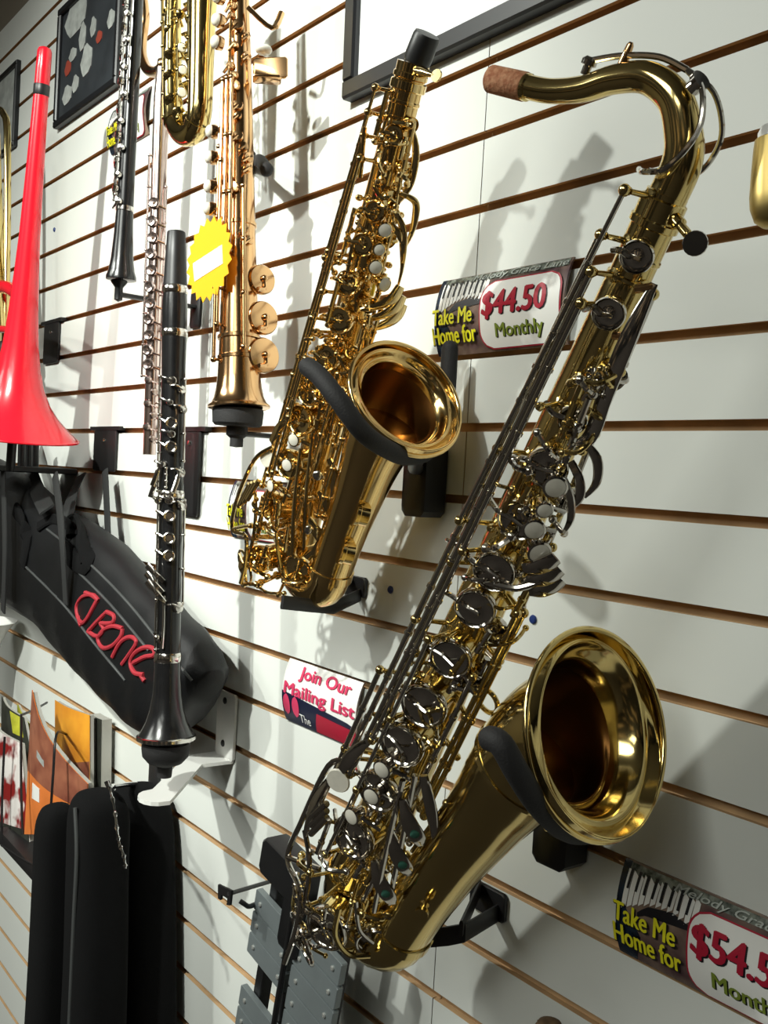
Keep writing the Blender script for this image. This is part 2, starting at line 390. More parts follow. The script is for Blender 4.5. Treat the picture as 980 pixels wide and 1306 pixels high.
# ---- tenor
TC = dict(O=(-.76512,-.13,-.78207+FH), top=at(845,262,-.19), C=(-.466,-.128,-.541+FH), N=(.964,.015,.266), name='tenor_saxophone',
    label='large brass tenor saxophone with cork-tipped curved neck, on the wall at right', metal='brass', key='nickel', br=(.0285,.0138), L=.708, z0=.034, bx=.066, bowd=1.05,
    flare=26, bell=[(.066,.046,.028),(.070,.10,.029),(.077,.165,.031),(.0850,.225,.0350),(.0895,.260,.0395),(.0940,.290,.0435),(.1000,.3145,.0470),(.1075,.3330,.0500),(.1160,.3440,.0540),(.1240,.3530,.0590),(.1288,.3586,.0655),(.1305,.3604,.0710),(.131,.361,.0765)])
T = make_sax(TC); W = T.W
# neck, cork, octave mechanism
nk = [(0,.706,.0126),(.001,.722,.0126),(0,.736,.0124),(-.006,.749,.0118),(-.022,.766,.0108),(-.045,.771,.0098),(-.067,.763,.0090),(-.086,.751,.0084),(-.109,.742,.0080),(-.131,.738,.0080)]
pts, rad = crs([W(x,0,z) for x,z,r in nk], [r for x,z,r in nk], 6)
mb = MB(); mb.tube(pts, rad, 28, t0=T.ez); neck = T.obj('neck', mb, 'brass')
mb = MB(); mb.lathe([(.0128,.700),(.0152,.701),(.0152,.712),(.0135,.713),(.0135,.716)], T.O, T.ez, 32); T.obj('neck_collar', mb, 'brass', neck)
mb = MB(); a, b = W(-.129,0,.738), W(-.160,0,.7335); mb.lathe([(.0088,0),(.0095,.001),(.0092,(b-a).length-.001),(.0082,(b-a).length),(.0060,(b-a).length),(.0060,(b-a).length-.012)], a, b-a, 26); ck = T.obj('neck_cork', mb, 'cork')
mb = MB(); d = (b-a).normalized(); mb.lathe([(.0082,-.003),(.0090,-.002),(.0090,.0015),(.0082,.002)], a, d, 26); T.obj('cork_ferrule', mb, 'brass', ck)
oct_ = [(-.089,.7675),(-.068,.777),(-.043,.784),(-.022,.783),(-.004,.776),(.008,.760),(.010,.744)]
mb = MB(); mb.tube(cr([W(x,0,z) for x,z in oct_[:4]],6), .0021, 8); ok = T.obj('octave_key', mb, 'nickel')
mb = MB()
for sgn in (-1,1):
    q = [W(-.022,0,.783), W(-.004,sgn*.008,.777), W(.008,sgn*.015,.760), W(.008,sgn*.020,.744), W(.001,sgn*.0225,.730), W(-.012,sgn*.0185,.724), W(-.022,sgn*.006,.7225)]
    mb.tube(cr(q,6), .0019, 8)
T.obj('octave_ring', mb, 'nickel', ok)
mb = MB(); mb.lathe([(.0030,-.002),(.0052,0),(.0052,.003),(.003,.004),(.003,.009)], W(-.089,0,.768), -(T.ez), 14); T.obj('octave_pad', mb, 'nickel', ok)
mb = MB(); mb.lathe([(.0034,0),(.0030,.006),(.0024,.014),(.0012,.016)], W(-.0655,0,.770), T.ez, 12); T.obj('octave_post', mb, 'copper', neck)
mb = MB(); mb.lathe([(.0050,0),(.0044,.004),(.0064,.0045),(.0064,.008)], W(-.012,-.004,.775), T.D(.5,-.2,.8), 14); T.obj('octave_pip', mb, 'nickel', neck)
# neck tightening screw
mb = MB(); a = W(.014,-.004,.705); d = T.D(.92,-.3,-.25).normalized(); mb.lathe([(.0045,0),(.0045,.006),(.003,.007),(.003,.015),(.0018,.016),(.0018,.021)], a, d, 12)
sc = T.obj('neck_screw', mb, 'brass'); mb = MB(); mb.lathe([(.0075,-.0011),(.0078,0),(.0075,.0011)], a+d*.024, T.D(.2,-.9,.1), 18); T.obj('screw_head', mb, 'nickel', sc)
# high keys, stack keys, low keys
for ph,z,rc,R in ((67,.678,.0105,.024),(70,.639,.0108,.0255),(54,.565,.0100,.031),(59,.528,.0145,.036),(64,.483,.0145,.038),(65,.438,.0155,.041),(67,.403,.0155,.043),(69,.352,.0165,.044),
                  (74,.300,.0190,.0465),(78,.254,.0192,.048),(81,.196,.0188,.0485),(85,.133,.0205,.050)): T.cup(ph,z,rc,R)
for ph,z,r in ((48,.523,.0072),(48,.504,.0052),(49,.487,.0068),(36,.470,.0074)): T.pearl(ph,z,r,.048)
for ph,z,r in ((81,.232,.0070),(80,.200,.0070),(89,.165,.0068)): T.pearl(ph,z,r,.0585)
# small extra stack pads on the front of the tube
for ph,z,rc,R in ((18,.60,.0085,.029),(12,.505,.0095,.034),(20,.44,.009,.036),(30,.385,.0095,.038),(35,.335,.009,.041)): T.cup(ph,z,rc,R,arm=-30)
# long side-key rods at the left edge
T.rod(110,.712,.034,117,.46,.049,posts=2,r=.0017)
T.rod(117,.682,.034,124,.20,.056,r=.0026,posts=4)
T.rod(106,.66,.035,114,.19,.054,r=.0026,posts=3)
T.rod(100,.64,.036,106,.24,.052,r=.0022,posts=3)
T.rod(128,.30,.058,131,.11,.062,r=.0024,posts=3)
# stack hinge rods at the right of the stack
T.rod(20,.66,.026,14,.36,.041,r=.0023,posts=4)
T.rod(40,.345,.044,48,.075,.052,r=.0025,posts=4)
T.rod(23,.409,.042,34,.20,.050,r=.0024,posts=3,mt='brass')
T.rod(14,.409,.042,26,.19,.050,r=.0024,posts=3,mt='brass')
T.rod(95,.36,.048,100,.10,.056,r=.002,posts=4)
# front lever and palm keys
T.blade([(33,.668,.030),(39,.632,.036),(36,.592,.037),(31,.560,.037),(48,.548,.036)], [.005,.011,.011,.010,.006], .003, 'palm_key', 80)
mb = MB()
T.bar([(50,.66,.026),(33,.666,.030)], .0028, 'key_arm', 'copper'); T.bar([(50,.628,.026),(38,.632,.033)], .0028, 'key_arm', 'copper')
T.blade([(36,.556,.036),(20,.548,.044),(13,.532,.048),(15,.518,.046)], [.005,.007,.006,.0025], .003, 'palm_key', 60)
T.blade([(40,.540,.038),(30,.532,.046),(25,.520,.049),(28,.508,.047)], [.005,.0065,.007,.004], .003, 'palm_key', 60)
T.blade([(42,.528,.040),(32,.518,.048),(24,.502,.050),(20,.486,.046)], [.005,.006,.005,.002], .003, 'palm_key', 60)
# side key paddles
for ph,z,dz in ((26,.462,0),(17,.452,.002),(10,.442,.004)):
    T.blade([(ph+16,z-.008,.046),(ph+9,z-.003,.051),(ph+3,z+.004,.054),(ph-1,z+.010,.055)], [.008,.0115,.0125,.0105], .0045, 'side_key', 50)
T.bar([(60,.43,.042),(40,.435,.046),(26,.445,.050)], .0026, 'key_lever')
# left little-finger table
tb = T.blade([(48,.244,.056),(33,.215,.066),(12,.16,.072),(2,.115,.074),(10,.07,.070),(30,.075,.066)], [.007,.010,.007,.006,.007,.005], .004, 'little_finger_table', 55)
for ph,z in ((36,.190),(34,.150),(36,.110)):
    T.blade([(ph+20,z+.026,.060),(ph+10,z+.010,.066),(ph,z-.004,.068),(ph-6,z-.014,.068)], [.006,.013,.014,.008], .0035, 'table_touch', 50, parent=tb)
    mb = MB(); mb.ball(T.P(ph+3,z,.0700), .0042, 9, .45, T.N(45)); T.obj('roller', mb, 'felt', tb, 'green roller')
for k,(a,b) in enumerate((((62,.23,.054),(40,.08,.066)),((54,.24,.054),(30,.09,.064)))):
    T.bar([a, ((a[0]+b[0])/2,(a[1]+b[1])/2,.064), b], .0026, 'key_lever')
# right-hand side touches, little-finger rollers and low key guards at the left edge
mb = MB(); mb.lathe([(.0105,-.0015),(.0115,0),(.0105,.0015)], T.P(118,.178,.060), T.D(.25,-.85,.1), 20); T.obj('side_touch', mb, 'pearl', None, 'oval pearl touch')
T.blade([(108,.24,.050),(114,.222,.056),(117,.205,.059),(119,.190,.060)], [.004,.010,.012,.008], .0035, 'side_key', 90)
for k in range(3):
    T.bar([(118-k*4,.148-k*.004,.062),(124-k*4,.122-k*.006,.067)], .0032, 'roller')
T.blade([(132,.16,.062),(128,.13,.068),(122,.10,.068)], [.008,.012,.006], .003, 'side_key', 110)
gd = T.bar([(120,.20,.056),(135,.175,.066),(137,.10,.070),(136,.045,.070),(100,.055,.070),(88,.022,.075),(84,-.022,.080)], [.0028]*7, 'key_guard')
T.bar([(136,.045,.070),(120,.062,.060),(105,.070,.050)], .0028, 'key_guard')
T.bar([(126,.10,.068),(110,.08,.062),(95,.05,.066),(86,.01,.076)], .0026, 'key_guard')
# bow keys
nb = T.D(.22,-.97,.06).normalized(); T.cup(69,.028,.0215,.062,arm=60,n=nb); nb = T.D(-.28,-.88,-.36).normalized()
c = T.W(.008,-.066,.004); mb = MB(); mb.torus(c, nb, .0245, .0019, 32, 8); mb.lathe([(.0045,-.012),(.0045,.002),(.009,.003),(.009,.005),(.004,.007),(0,.0075)], c, nb, 16)
for a in range(3):
    q = T.ex*math.cos(a*2.1+.4)+T.ez*math.sin(a*2.1+.4); q = (q-nb*q.dot(nb)).normalized(); mb.tube([c+q*.004, c+q*.0235],.0018,8)
T.obj('key_guard', mb)
T.cup(22,.026,.0200,.062,arm=0,n=T.D(.62,-.78,-.05).normalized())
mb = MB(); c = T.P(20,.026,.066); nn = T.D(.62,-.78,-.05).normalized(); mb.torus(c, nn, .0215, .0018, 30, 8); mb.tube([c-T.ez*.021, c+T.ez*.021],.0018,8); T.obj('key_guard', mb)
T.bar([(66,.06,.058),(60,.035,.066),(45,.02,.070),(28,.02,.070)], .0028, 'key_lever', 'brass')
T.bar([(55,.075,.056),(44,.05,.064),(30,.038,.069)], .0024, 'key_lever')
# bell-to-body brace ring, guards and bell keys seen along the upper edge of the bell tube
mb = MB(); c = T.W(.044,-.006,.318); mb.torus(c, T.D(0,1,0.2), .0105, .0022, 26, 8); mb.tube([T.W(.026,0,.33),T.W(.034,-.003,.326)],.003,8); mb.tube([T.W(.053,-.006,.313),T.W(.062,-.004,.306)],.003,8); T.obj('body_brace', mb, 'brass')
for i in range(3):
    a = T.W(.050+.004*i,-.024+.010*i,.150); b = T.W(.070+.004*i,-.030+.012*i,.300); mb = MB(); mb.tube([a,b],.0019,8)
    for t in (.15,.5,.85): mb.ball(a.lerp(b,t), .0036, 8)
    T.obj('bell_key_rod', mb, 'brass')
mb = MB(); q_ = T.W(.083,-.026,.118); mb.lathe([(.005,0),(.0035,.003),(.003,.009),(.006,.010),(.006,.014),(0,.015)], q_, T.D(.45,-.88,.1), 12); T.obj('guard_stud', mb, 'brass')

clutter(T,(0,118),(.09,.44),(.046,.034),.004,18,34,20,11,'brass')
clutter(T,(10,100),(.44,.60),(.042,.034),.006,14,16,10,12,'brass')
clutter(T,(20,120),(-.005,.10),(.056,.05),.008,11,16,8,13,'brass')

# ---- alto
AC = dict(O=(-.9622,-.09,-.47389+FH), top=at(528,80,-.14), C=(-.745,-.105,-.285+FH), N=(.89,-.08,.44), name='alto_saxophone',
    label='gold alto saxophone with no neck and a black end plug, hanging in the middle', metal='gold', key='gold_key', br=(.0235,.0138), L=.55, z0=.034, bx=.070, bowd=.85,
    flare=24, bell=[(.070,.046,.0235),(.074,.09,.0245),(.0805,.142,.0272),(.0845,.178,.0305),(.0880,.204,.0345),(.0925,.2275,.0380),(.0980,.2445,.0412),(.1032,.2545,.0448),(.1075,.2605,.0490),(.1098,.2642,.0535),(.1107,.2655,.0580),(.111,.266,.0620)])
A = make_sax(AC); W = A.W
mb = MB(); mb.lathe([(.0112,0),(.0112,.003),(.0125,.004),(.0130,.010),(.0125,.026),(.0115,.029),(0,.0295)], W(.003,0,.548), A.D(.22,0,1), 28); A.obj('end_plug', mb, 'plastic_black', None, 'black plastic end plug')
mb = MB(); a = W(.013,-.004,.545); d = A.D(.98,-.1,.05).normalized(); mb.lathe([(.0055,0),(.005,.010),(.003,.018),(.0022,.027),(.001,.030)], a, d, 12); sc = A.obj('neck_screw', mb); mb = MB(); mb.lathe([(.0055,-.001),(.0055,.001)], a+d*.031, A.D(.1,-.9,.2), 14); A.obj('screw_head', mb, None, sc)
mb = MB(); mb.lathe([(.0158,.526),(.0170,.527),(.0170,.534),(.0158,.535)], A.O, A.ez, 30); A.obj('receiver_ring', mb)
for ph,z,rc,R in ((45,.488,.0095,.024),(6,.500,.0070,.023),(15,.432,.0095,.0265),(44,.418,.0105,.028),(52,.385,.011,.030),(61,.346,.0125,.033),(58,.309,.0132,.036),(64,.268,.0138,.038),
                  (80,.228,.0155,.0395),(82,.194,.0160,.041),(82,.142,.0165,.0435),(100,.085,.0170,.046)): A.cup(ph,z,rc,R)
for ph,z,r in ((23,.406,.0062),(24,.387,.0052),(23,.370,.0062),(3,.355,.0064)): A.pearl(ph,z,r,.0395)
for ph,z,r in ((72,.177,.0062),(73,.147,.0062),(92,.113,.0062)): A.pearl(ph,z,r,.0515)
for ph,z,rc,R in ((-8,.46,.0075,.0255),(0,.395,.008,.029),(12,.33,.0085,.032),(25,.28,.008,.035),(32,.235,.009,.038)): A.cup(ph,z,rc,R,arm=-30)
A.rod(112,.522,.030,118,.36,.040,posts=2,r=.0016)
A.rod(116,.50,.031,120,.10,.052,posts=4,r=.0022)
A.rod(105,.48,.032,108,.12,.050,posts=3,r=.0022)
A.rod(95,.46,.033,100,.20,.046,posts=3,r=.0018)
A.rod(10,.50,.024,0,.28,.036,posts=4,r=.002)
A.rod(38,.255,.041,46,.06,.048,posts=4,r=.0022)
A.rod(14,.31,.036,22,.10,.050,posts=3,r=.0022)
A.rod(4,.31,.036,14,.10,.050,posts=3,r=.0022)
A.rod(92,.26,.044,100,.06,.052,posts=4,r=.0018)
A.blade([(10,.50,.024),(-12,.478,.028),(-14,.45,.030),(0,.432,.028)], [.004,.007,.007,.004], .0026, 'palm_key', 50)
A.blade([(5,.440,.030),(-18,.436,.038),(-26,.424,.040),(-28,.405,.040),(-22,.392,.039)], [.004,.0065,.007,.005,.0025], .0026, 'palm_key', 50)
A.blade([(12,.425,.030),(-4,.412,.038),(-12,.394,.041),(-24,.372,.041),(-30,.352,.040)], [.004,.007,.0075,.004,.002], .0026, 'palm_key', 50)
A.blade([(12,.412,.032),(0,.405,.038),(-6,.398,.040)], [.004,.007,.003], .0026, 'palm_key', 50)
for ph,z in ((-8,.345),(-18,.335),(-27,.325)):
    A.blade([(ph+35,z-.02,.034),(ph+10,z-.010,.042),(ph,z,.048),(ph-4,z+.012,.050)], [.004,.009,.0115,.009], .003, 'side_key', 20)
tb = A.blade([(26,.170,.055),(16,.150,.060),(12,.110,.061),(16,.070,.060),(24,.050,.058)], [.006,.009,.007,.007,.008], .0036, 'little_finger_table', 40)
for ph,z in ((0,.140),(6,.110),(12,.078)):
    A.blade([(ph+22,z+.020,.052),(ph+10,z+.008,.057),(ph,z-.003,.059),(ph-6,z-.012,.059)], [.005,.011,.012,.007], .003, 'table_touch', 30, parent=tb)
mb = MB(); mb.ball(A.P(-3,.139,.056), .0085, 9, .45, A.D(.9,-.4,.2)); A.obj('roller', mb, 'pearl', tb, 'oval cream touch')
for ph,z in ((34,.15),(30,.085)):
    mb = MB(); mb.ball(A.P(ph,z,.057), .006, 9, .5, A.N(40)); A.obj('roller', mb, 'silver', tb)
for a,b in (((62,.17,.048),(40,.05,.056)),((52,.19,.046),(30,.06,.056)),((74,.10,.05),(50,.03,.054))):
    A.bar([a, ((a[0]+b[0])/2,(a[1]+b[1])/2,.057), b], .0023, 'key_lever')
mb = MB(); mb.lathe([(.009,-.0013),(.0100,0),(.009,.0013)], A.P(120,.133,.053), A.D(.25,-.85,.1), 18); A.obj('side_touch', mb, 'pearl', None, 'oval pearl touch')
A.blade([(100,.19,.044),(110,.175,.050),(116,.155,.053)], [.004,.009,.008], .003, 'side_key', 90)
for k in range(4): A.bar([(106+k*4,.112-k*.004,.060+k*.002),(112+k*4,.084-k*.006,.066+k*.002)], .0030, 'roller')
A.bar([(115,.15,.05),(126,.125,.066),(130,.07,.076),(126,.035,.074),(100,.045,.064),(92,.015,.062),(90,-.010,.064)], [.0024]*7, 'key_guard')
A.bar([(126,.035,.074),(115,.05,.056),(100,.055,.044)], .0024, 'key_guard')
A.bar([(122,.09,.058),(108,.065,.054),(97,.04,.056),(90,.0,.062)], .0022, 'key_guard')
nb = A.D(.2,-.97,.05).normalized(); A.cup(88,.020,.0165,.050,arm=55,n=nb)
c = A.P(104,.002,.055); n2 = A.D(-.15,-.95,-.25).normalized(); mb = MB(); mb.torus(c, n2, .0195, .0017, 30, 8); mb.lathe([(.004,-.012),(.004,.002),(.008,.003),(.008,.005),(.003,.007),(0,.0072)], c, n2, 16)
for a in range(3):
    q = A.ex*math.cos(a*2.1+.6)+A.ez*math.sin(a*2.1+.6); q = (q-n2*q.dot(n2)).normalized(); mb.tube([c+q*.004, c+q*.0195],.0016,8)
A.obj('key_guard', mb)
nn = A.D(.55,-.83,0).normalized(); A.cup(32,.028,.0165,.050,arm=0,n=nn)
mb = MB(); c = A.P(30,.028,.0535); mb.torus(c, nn, .0178, .0016, 28, 8); mb.tube([c-A.ez*.0175, c+A.ez*.0175],.0016,8); A.obj('key_guard', mb)
A.cup(60,.060,.010,.048,arm=40)
for i in range(3):
    a = A.W(.050+.004*i,-.020+.009*i,.110); b = A.W(.064+.004*i,-.026+.010*i,.215); mb = MB(); mb.tube([a,b],.0017,8)
    for t in (.15,.5,.85): mb.ball(a.lerp(b,t), .0032, 8)
    A.obj('bell_key_rod', mb)
for z in (.085,.135):
    n3 = A.D(.75,-.6,.1).normalized(); c = A.W(.098+(z-.085)*.12,-.018,z)
    mb = MB(); mb.lathe([(.012,-.012),(.012,-.003),(.0135,-.002),(.0135,.0015),(.011,.0022),(0,.0012)], c-n3*.002, A.D(-.45,-.85,.1).normalized(), 24); A.obj('bell_key_cup', mb)

clutter(A,(-10,118),(.08,.34),(.047,.030),.004,14,32,16,21,'gold')
clutter(A,(-20,100),(.34,.49),(.034,.027),.004,10,20,8,22,'gold')
clutter(A,(30,120),(-.005,.09),(.052,.045),.006,8,14,6,23,'gold')

# ------------------------------------------------------------------ saxophone holders on the wall
def holder(label, pts, block, bs):
    t = thing('bell_holder', label, 'wall hanger', at(*block,0))
    c = at(*block,-.018); mb = MB(); mb.box(c,(bs[0],0,0),(0,0,bs[1]),(0,.0175,0),.006); t1 = mb.build('wall_block', 'plastic_black', t)
    mb = MB(); mb.lathe([(.0042,0),(.0042,.002),(.0022,.0022),(0,.001)], c+V((0,-.0175,bs[1]*.45)), (0,-1,0), 14); mb.build('screw', 'chrome', t1)
    P = cr([at(x,y,Y) for x,y,Y in pts], 6); mb = MB(); mb.tube(P, .0088, 16); mb.ball(P[0], .0088, 10); mb.ball(P[-1], .0088, 10); mb.build('padded_yoke', 'foam_black', t)
    mid = min(P, key=lambda q: abs(q.y+.09)); mb = MB(); mb.tube([c+V((0,-.01,bs[1]*.3)), (c+mid)/2+V((0,-.01,0)), mid], .007, 10); mb.build('stem', 'metal_black', t)
    return t
holder('black padded yoke gripping the gold alto saxophone bell', [(393,468,-.215),(408,480,-.212),(432,510,-.205),(462,550,-.185),(492,572,-.150),(520,582,-.110),(548,572,-.070),(568,520,-.040),(574,445,-.035)], (542,612), (.019,.040))
holder('black padded yoke gripping the brass tenor saxophone bell', [(626,942,-.225),(640,950,-.225),(660,985,-.215),(684,1022,-.195),(708,1048,-.165),(735,1062,-.125),(775,1055,-.08),(805,1020,-.050),(812,970,-.045)], (715,1066), (.020,.026))
def rest(label, pts, inner, w):
    t = thing('bow_rest', label, 'wall bracket', at(*pts[-1][:2],0))
    mb = MB(); mb.strip([at(x,y,Y) for x,y,Y in pts], (0,0,1), w, .004); mb.build('strap', 'metal_black', t)
    mb = MB(); mb.strip([at(x,y,Y) for x,y,Y in inner], (0,0,1), w, .004); mb.build('brace', 'metal_black', t)
    a, b = at(*inner[-1][:2],-.003), at(*pts[-1][:2],-.003); mb = MB(); mb.box((a+b)/2,((b.x-a.x)/2+.012,0,0),(0,0,w*.8),(0,.003,0),.003); mb.build('wall_plate', 'metal_black', t)
    return t
rest('black angled strap bracket below the gold alto saxophone', [(360,768,-.145),(395,772,-.105),(425,775,-.06),(459,759,-.006)], [(420,772,-.065),(432,755,-.035),(444,735,-.006)], .015)
rest('black angled strap bracket below the brass tenor saxophone', [(548,1196,-.092),(570,1194,-.08),(592,1190,-.068),(634,1165,-.006)], [(588,1186,-.075),(600,1160,-.04),(612,1132,-.006)], .018)

# ------------------------------------------------------------------ straight instruments
def stations(lst, Y): return [at(x,y,Y) for x,y,h in lst], [h/pxm(at(x,y,Y)) for x,y,h in lst]
def straight(st, Y, n=28):
    """surface of revolution about the straight line from the first to the last station"""
    P, R = stations(st, Y); a, b = P[0], P[-1]; ax = (b-a).normalized()
    return [(r,(p-a).dot(ax)) for p,r in zip(P,R)], a, ax
def side_dirs(ax):
    v = (CAMP - V((-1.1,-.15,1.5))); v = (v-ax*v.dot(ax)).normalized(); return v, ax.cross(v)    # towards the viewer's aisle, and sideways

# clarinet in front of the wall
YC = -.15
t = thing('clarinet', 'black clarinet with silver keys and a silver bell ring, standing on a white bracket', 'clarinet', at(212,948,YC))
def seg(root, name, lst, Y, mt, full, parent=None, n=28):
    prof, a, ax = straight(full, Y); P, R = stations(lst, Y)
    mb = MB(); mb.lathe([(r,(p-a).dot(ax)) for p,r in zip(P,R)], a, ax, n); return mb.build(name, mt, parent or root)
full = [(225,296,12),(212,948,37)]
seg(t,'mouthpiece_cap',[(225,296,11.0),(225,297,11.6),(224,330,13.4),(222.5,366,15.2)],YC,'plastic_black',full)
seg(t,'silver_ring',[(222.5,366,15.5),(222.5,368,16.6),(222.3,374,16.6),(222.3,376,15.5)],YC,'silver',full)
seg(t,'barrel',[(222,376,15.2),(222,395,16.2),(221.5,421,16.0)],YC,'wood_black',full)
seg(t,'silver_ring',[(221.5,421,16),(221.5,423,17),(221.3,429,17),(221.2,431,16)],YC,'silver',full)
seg(t,'upper_joint',[(221,431,15.8),(220,480,15.0),(217,600,15),(216.5,628,15.5)],YC,'wood_black',full)
seg(t,'silver_ring',[(216.5,626,15.5),(216.4,628,16.5),(216,634,16.5),(216,636,15.5)],YC,'silver',full)
seg(t,'lower_joint',[(216,636,15.5),(215,720,15.2),(214,800,15.4),(213.5,834,16)],YC,'wood_black',full)
seg(t,'silver_ring',[(213.5,832,16.2),(213.5,835,17.3),(213.4,842,17.3),(213.3,844,16.5)],YC,'silver',full)
bl = seg(t,'bell',[(213.3,844,16.6),(213,862,16.8),(213,885,18.2),(212.6,905,21.5),(212.4,920,26),(212.2,932,32),(212,938,36)],YC,'wood_black',full,n=40)
seg(t,'bell_ring',[(212,936,34),(212,938,37.5),(212,942,37.8),(212,944,35)],YC,'silver',full,bl,40)
# its keys
a0, b0 = at(225,296,YC), at(212,948,YC); axc = (b0-a0).normalized(); vf, sd = side_dirs(axc)
def cl(y): return a0+(b0-a0)*((y-296)/(948-296.0))
RC = .0150
def onc(y, deg, R=RC): a = math.radians(deg); return cl(y)+(vf*math.cos(a)+sd*math.sin(a))*R
def dirc(deg): a = math.radians(deg); return vf*math.cos(a)+sd*math.sin(a)
LEFT = 1 if sd.dot(-CR) > 0 else -1
def ringkey(y, d):
    mb = MB(); c = onc(y,d*LEFT,RC+.004); mb.torus(c, dirc(d*LEFT), .0062, .0017, 22, 8); mb.tube(cr([onc(y,(d+14)*LEFT,RC+.004), onc(y-6,(d+45)*LEFT,RC+.005), onc(y-6,(d+60)*LEFT,RC+.004)],4),.0018,8); mb.lathe([(.0042,-.006),(.0042,-.002),(.003,-.002)],c,dirc(d*LEFT),14); mb.build('ring_key','silver',t)
for y in (543,573,660,688,710): ringkey(y,4)
def cupkey(y, d, r, R=RC+.006, arm=40, name='key_cup'):
    mb = MB(); c = onc(y,d*LEFT,R); n = dirc(d*LEFT); mb.lathe([(r*.9,-.006),(r,-.003),(r,-.0005),(r*.8,.001),(0,.0016)],c,n,18); mb.tube(cr([c+n*.001, onc(y-4,(d+arm*.6)*LEFT,R+.002), onc(y-4,(d+arm)*LEFT,R)],4),.0017,8); mb.build(name,'silver',t)
for y,d,r in ((490,4,.0062),(500,-35,.0055),(517,10,.0045),(557,2,.0052),(640,5,.0058),(646,-48,.0068),(640,55,.005),(775,-38,.0072),(595,35,.0045),(605,-40,.0055),(525,-45,.005)): cupkey(y,d,r)
for y0,y1,d,R in ((484,628,58,.0195),(486,590,-50,.0195),(640,828,52,.0195),(640,770,-62,.0195),(600,624,20,.0185)):
    mb = MB(); mb.tube([onc(y0,d*LEFT,R),onc(y1,d*LEFT,R)],.0016,8)
    for k in range(4):
        p = onc(lerp(y0,y1,k/3),d*LEFT,R); mb.tube([onc(lerp(y0,y1,k/3),d*LEFT,.013),p],.0014,8); mb.ball(p,.0024,8)
    mb.build('key_rod','silver',t)
for y0,d0,y1,d1 in ((722,62,742,20),(732,66,756,22),(742,60,768,15)):
    mb = MB(); pp = cr([onc(y0,d0*LEFT,.031),onc((y0+y1)/2,(d0+d1)/2*LEFT,.026),onc(y1,d1*LEFT,.020)],5); mb.strip(pp, axc, [.0085]*4+[.006]*(len(pp)-4), .003); mb.build('little_finger_lever','silver',t)
for y0,y1,d in ((590,622,40),(598,630,-30),(612,636,62)):
    mb = MB(); pp = cr([onc(y0,d*LEFT,.020),onc((y0+y1)/2,(d+10)*LEFT,.023),onc(y1,(d+24)*LEFT,.026)],5); mb.strip(pp, sd, [.003]*4+[.006]*(len(pp)-4), .0024); mb.build('trill_key','silver',t)
mb = MB(); mb.tube(cr([onc(760,18*LEFT,.018),onc(800,18*LEFT,.0185),onc(826,22*LEFT,.0185)],4),.0017,8); mb.ball(onc(812,40*LEFT,.021),.004,8); mb.tube([onc(820,30*LEFT,.018),onc(806,46*LEFT,.024)],.0017,8); mb.build('long_key','silver',t)
# peg and white bracket under it
t2 = thing('instrument_bracket', 'white L-shaped shelf bracket with black peg under the black clarinet', 'wall bracket', at(290,968,0))
a = at(289,882,-.004); b = at(289,968,-.004)
mb = MB(); wv = .026; mb.box((a+b)/2,(wv,0,0),(0,0,(a.z-b.z)/2),(0,.0035,0),.004); bp = mb.build('wall_plate','acrylic',t2)
for z in (a.z-.012, b.z+.022):
    mb = MB(); mb.lathe([(.005,0),(.005,.001),(.0035,.0022),(0,.0025)], V((a.x+.004,-.0075,z)), (0,-1,0), 16); mb.build('screw','metal_black',bp)
tip = at(212,978,YC); mb = MB(); zz = b.z+.002
out = [V((a.x-wv,-.001,zz)),V((a.x+wv,-.001,zz)),V((a.x+wv*.9,-.05,zz)),V((tip.x+.026,YC-.005,zz))]
out += [V((tip.x+.026*math.cos(k*PI/8), YC-.01-.024*math.sin(k*PI/8), zz)) for k in range(1,8)] + [V((tip.x-.026,YC-.005,zz)),V((a.x-wv*.95,-.05,zz))]
mb.prism(out,(0,0,-.005)); mb.build('shelf','acrylic',t2,smooth=False)
pk = at(212,946,YC); mb = MB(); mb.lathe([(.030,0),(.0305,-.008),(.029,-.018),(.022,-.026),(.010,-.031),(.009,-.045),(0,-.046)], pk, (0,0,1), 30); mb.build('peg','foam_black',t2)

# oboe at upper left
YO = -.13; full = [(176,-45,9),(154.5,357,19)]
t = thing('oboe', 'slim black oboe with silver keys hanging upright at upper left', 'oboe', at(154.5,357,YO))
seg(t,'upper_joint',[(176,-45,8.5),(172,40,9.5),(166.5,130,10)],YO,'wood_black',full)
seg(t,'silver_ring',[(159.8,263,10.5),(159.7,264,11.5),(159.5,269,11.5),(159.4,270,10.5)],YO,'silver',full)
seg(t,'lower_joint',[(166.5,130,10),(162,220,10.3),(159.8,263,10.8)],YO,'wood_black',full)
seg(t,'bell',[(159.4,270,10.8),(157.5,300,12),(156,330,14),(155.2,346,16.5),(154.8,353,19),(154.6,357,19),(154.5,358,15)],YO,'wood_black',full,n=32)
ao, bo = at(176,-45,YO), at(154.5,357,YO); axo = (bo-ao).normalized(); vo = (CAMP-bo); vo = (vo-axo*vo.dot(axo)).normalized(); so = axo.cross(vo); LO = 1 if so.dot(-CR) > 0 else -1
def ono(y, deg, R): a = math.radians(deg*LO); return ao+(bo-ao)*((y+45)/402.0)+(vo*math.cos(a)+so*math.sin(a))*R
for i,y in enumerate(range(-30,262,17)):
    d = (70,35,85,50)[i % 4]; mb = MB(); n = (ono(y,d,.02)-ono(y,d,.01)).normalized(); c = ono(y,d,.0185); r = (.0065,.0055,.0075,.006)[i % 4]
    mb.lathe([(r*.9,-.005),(r,-.002),(r*.9,.0004),(0,.0014)],c,n,14); mb.tube([c,ono(y+7,95,.017)],.0016,8); mb.build('key_cup','silver',t)
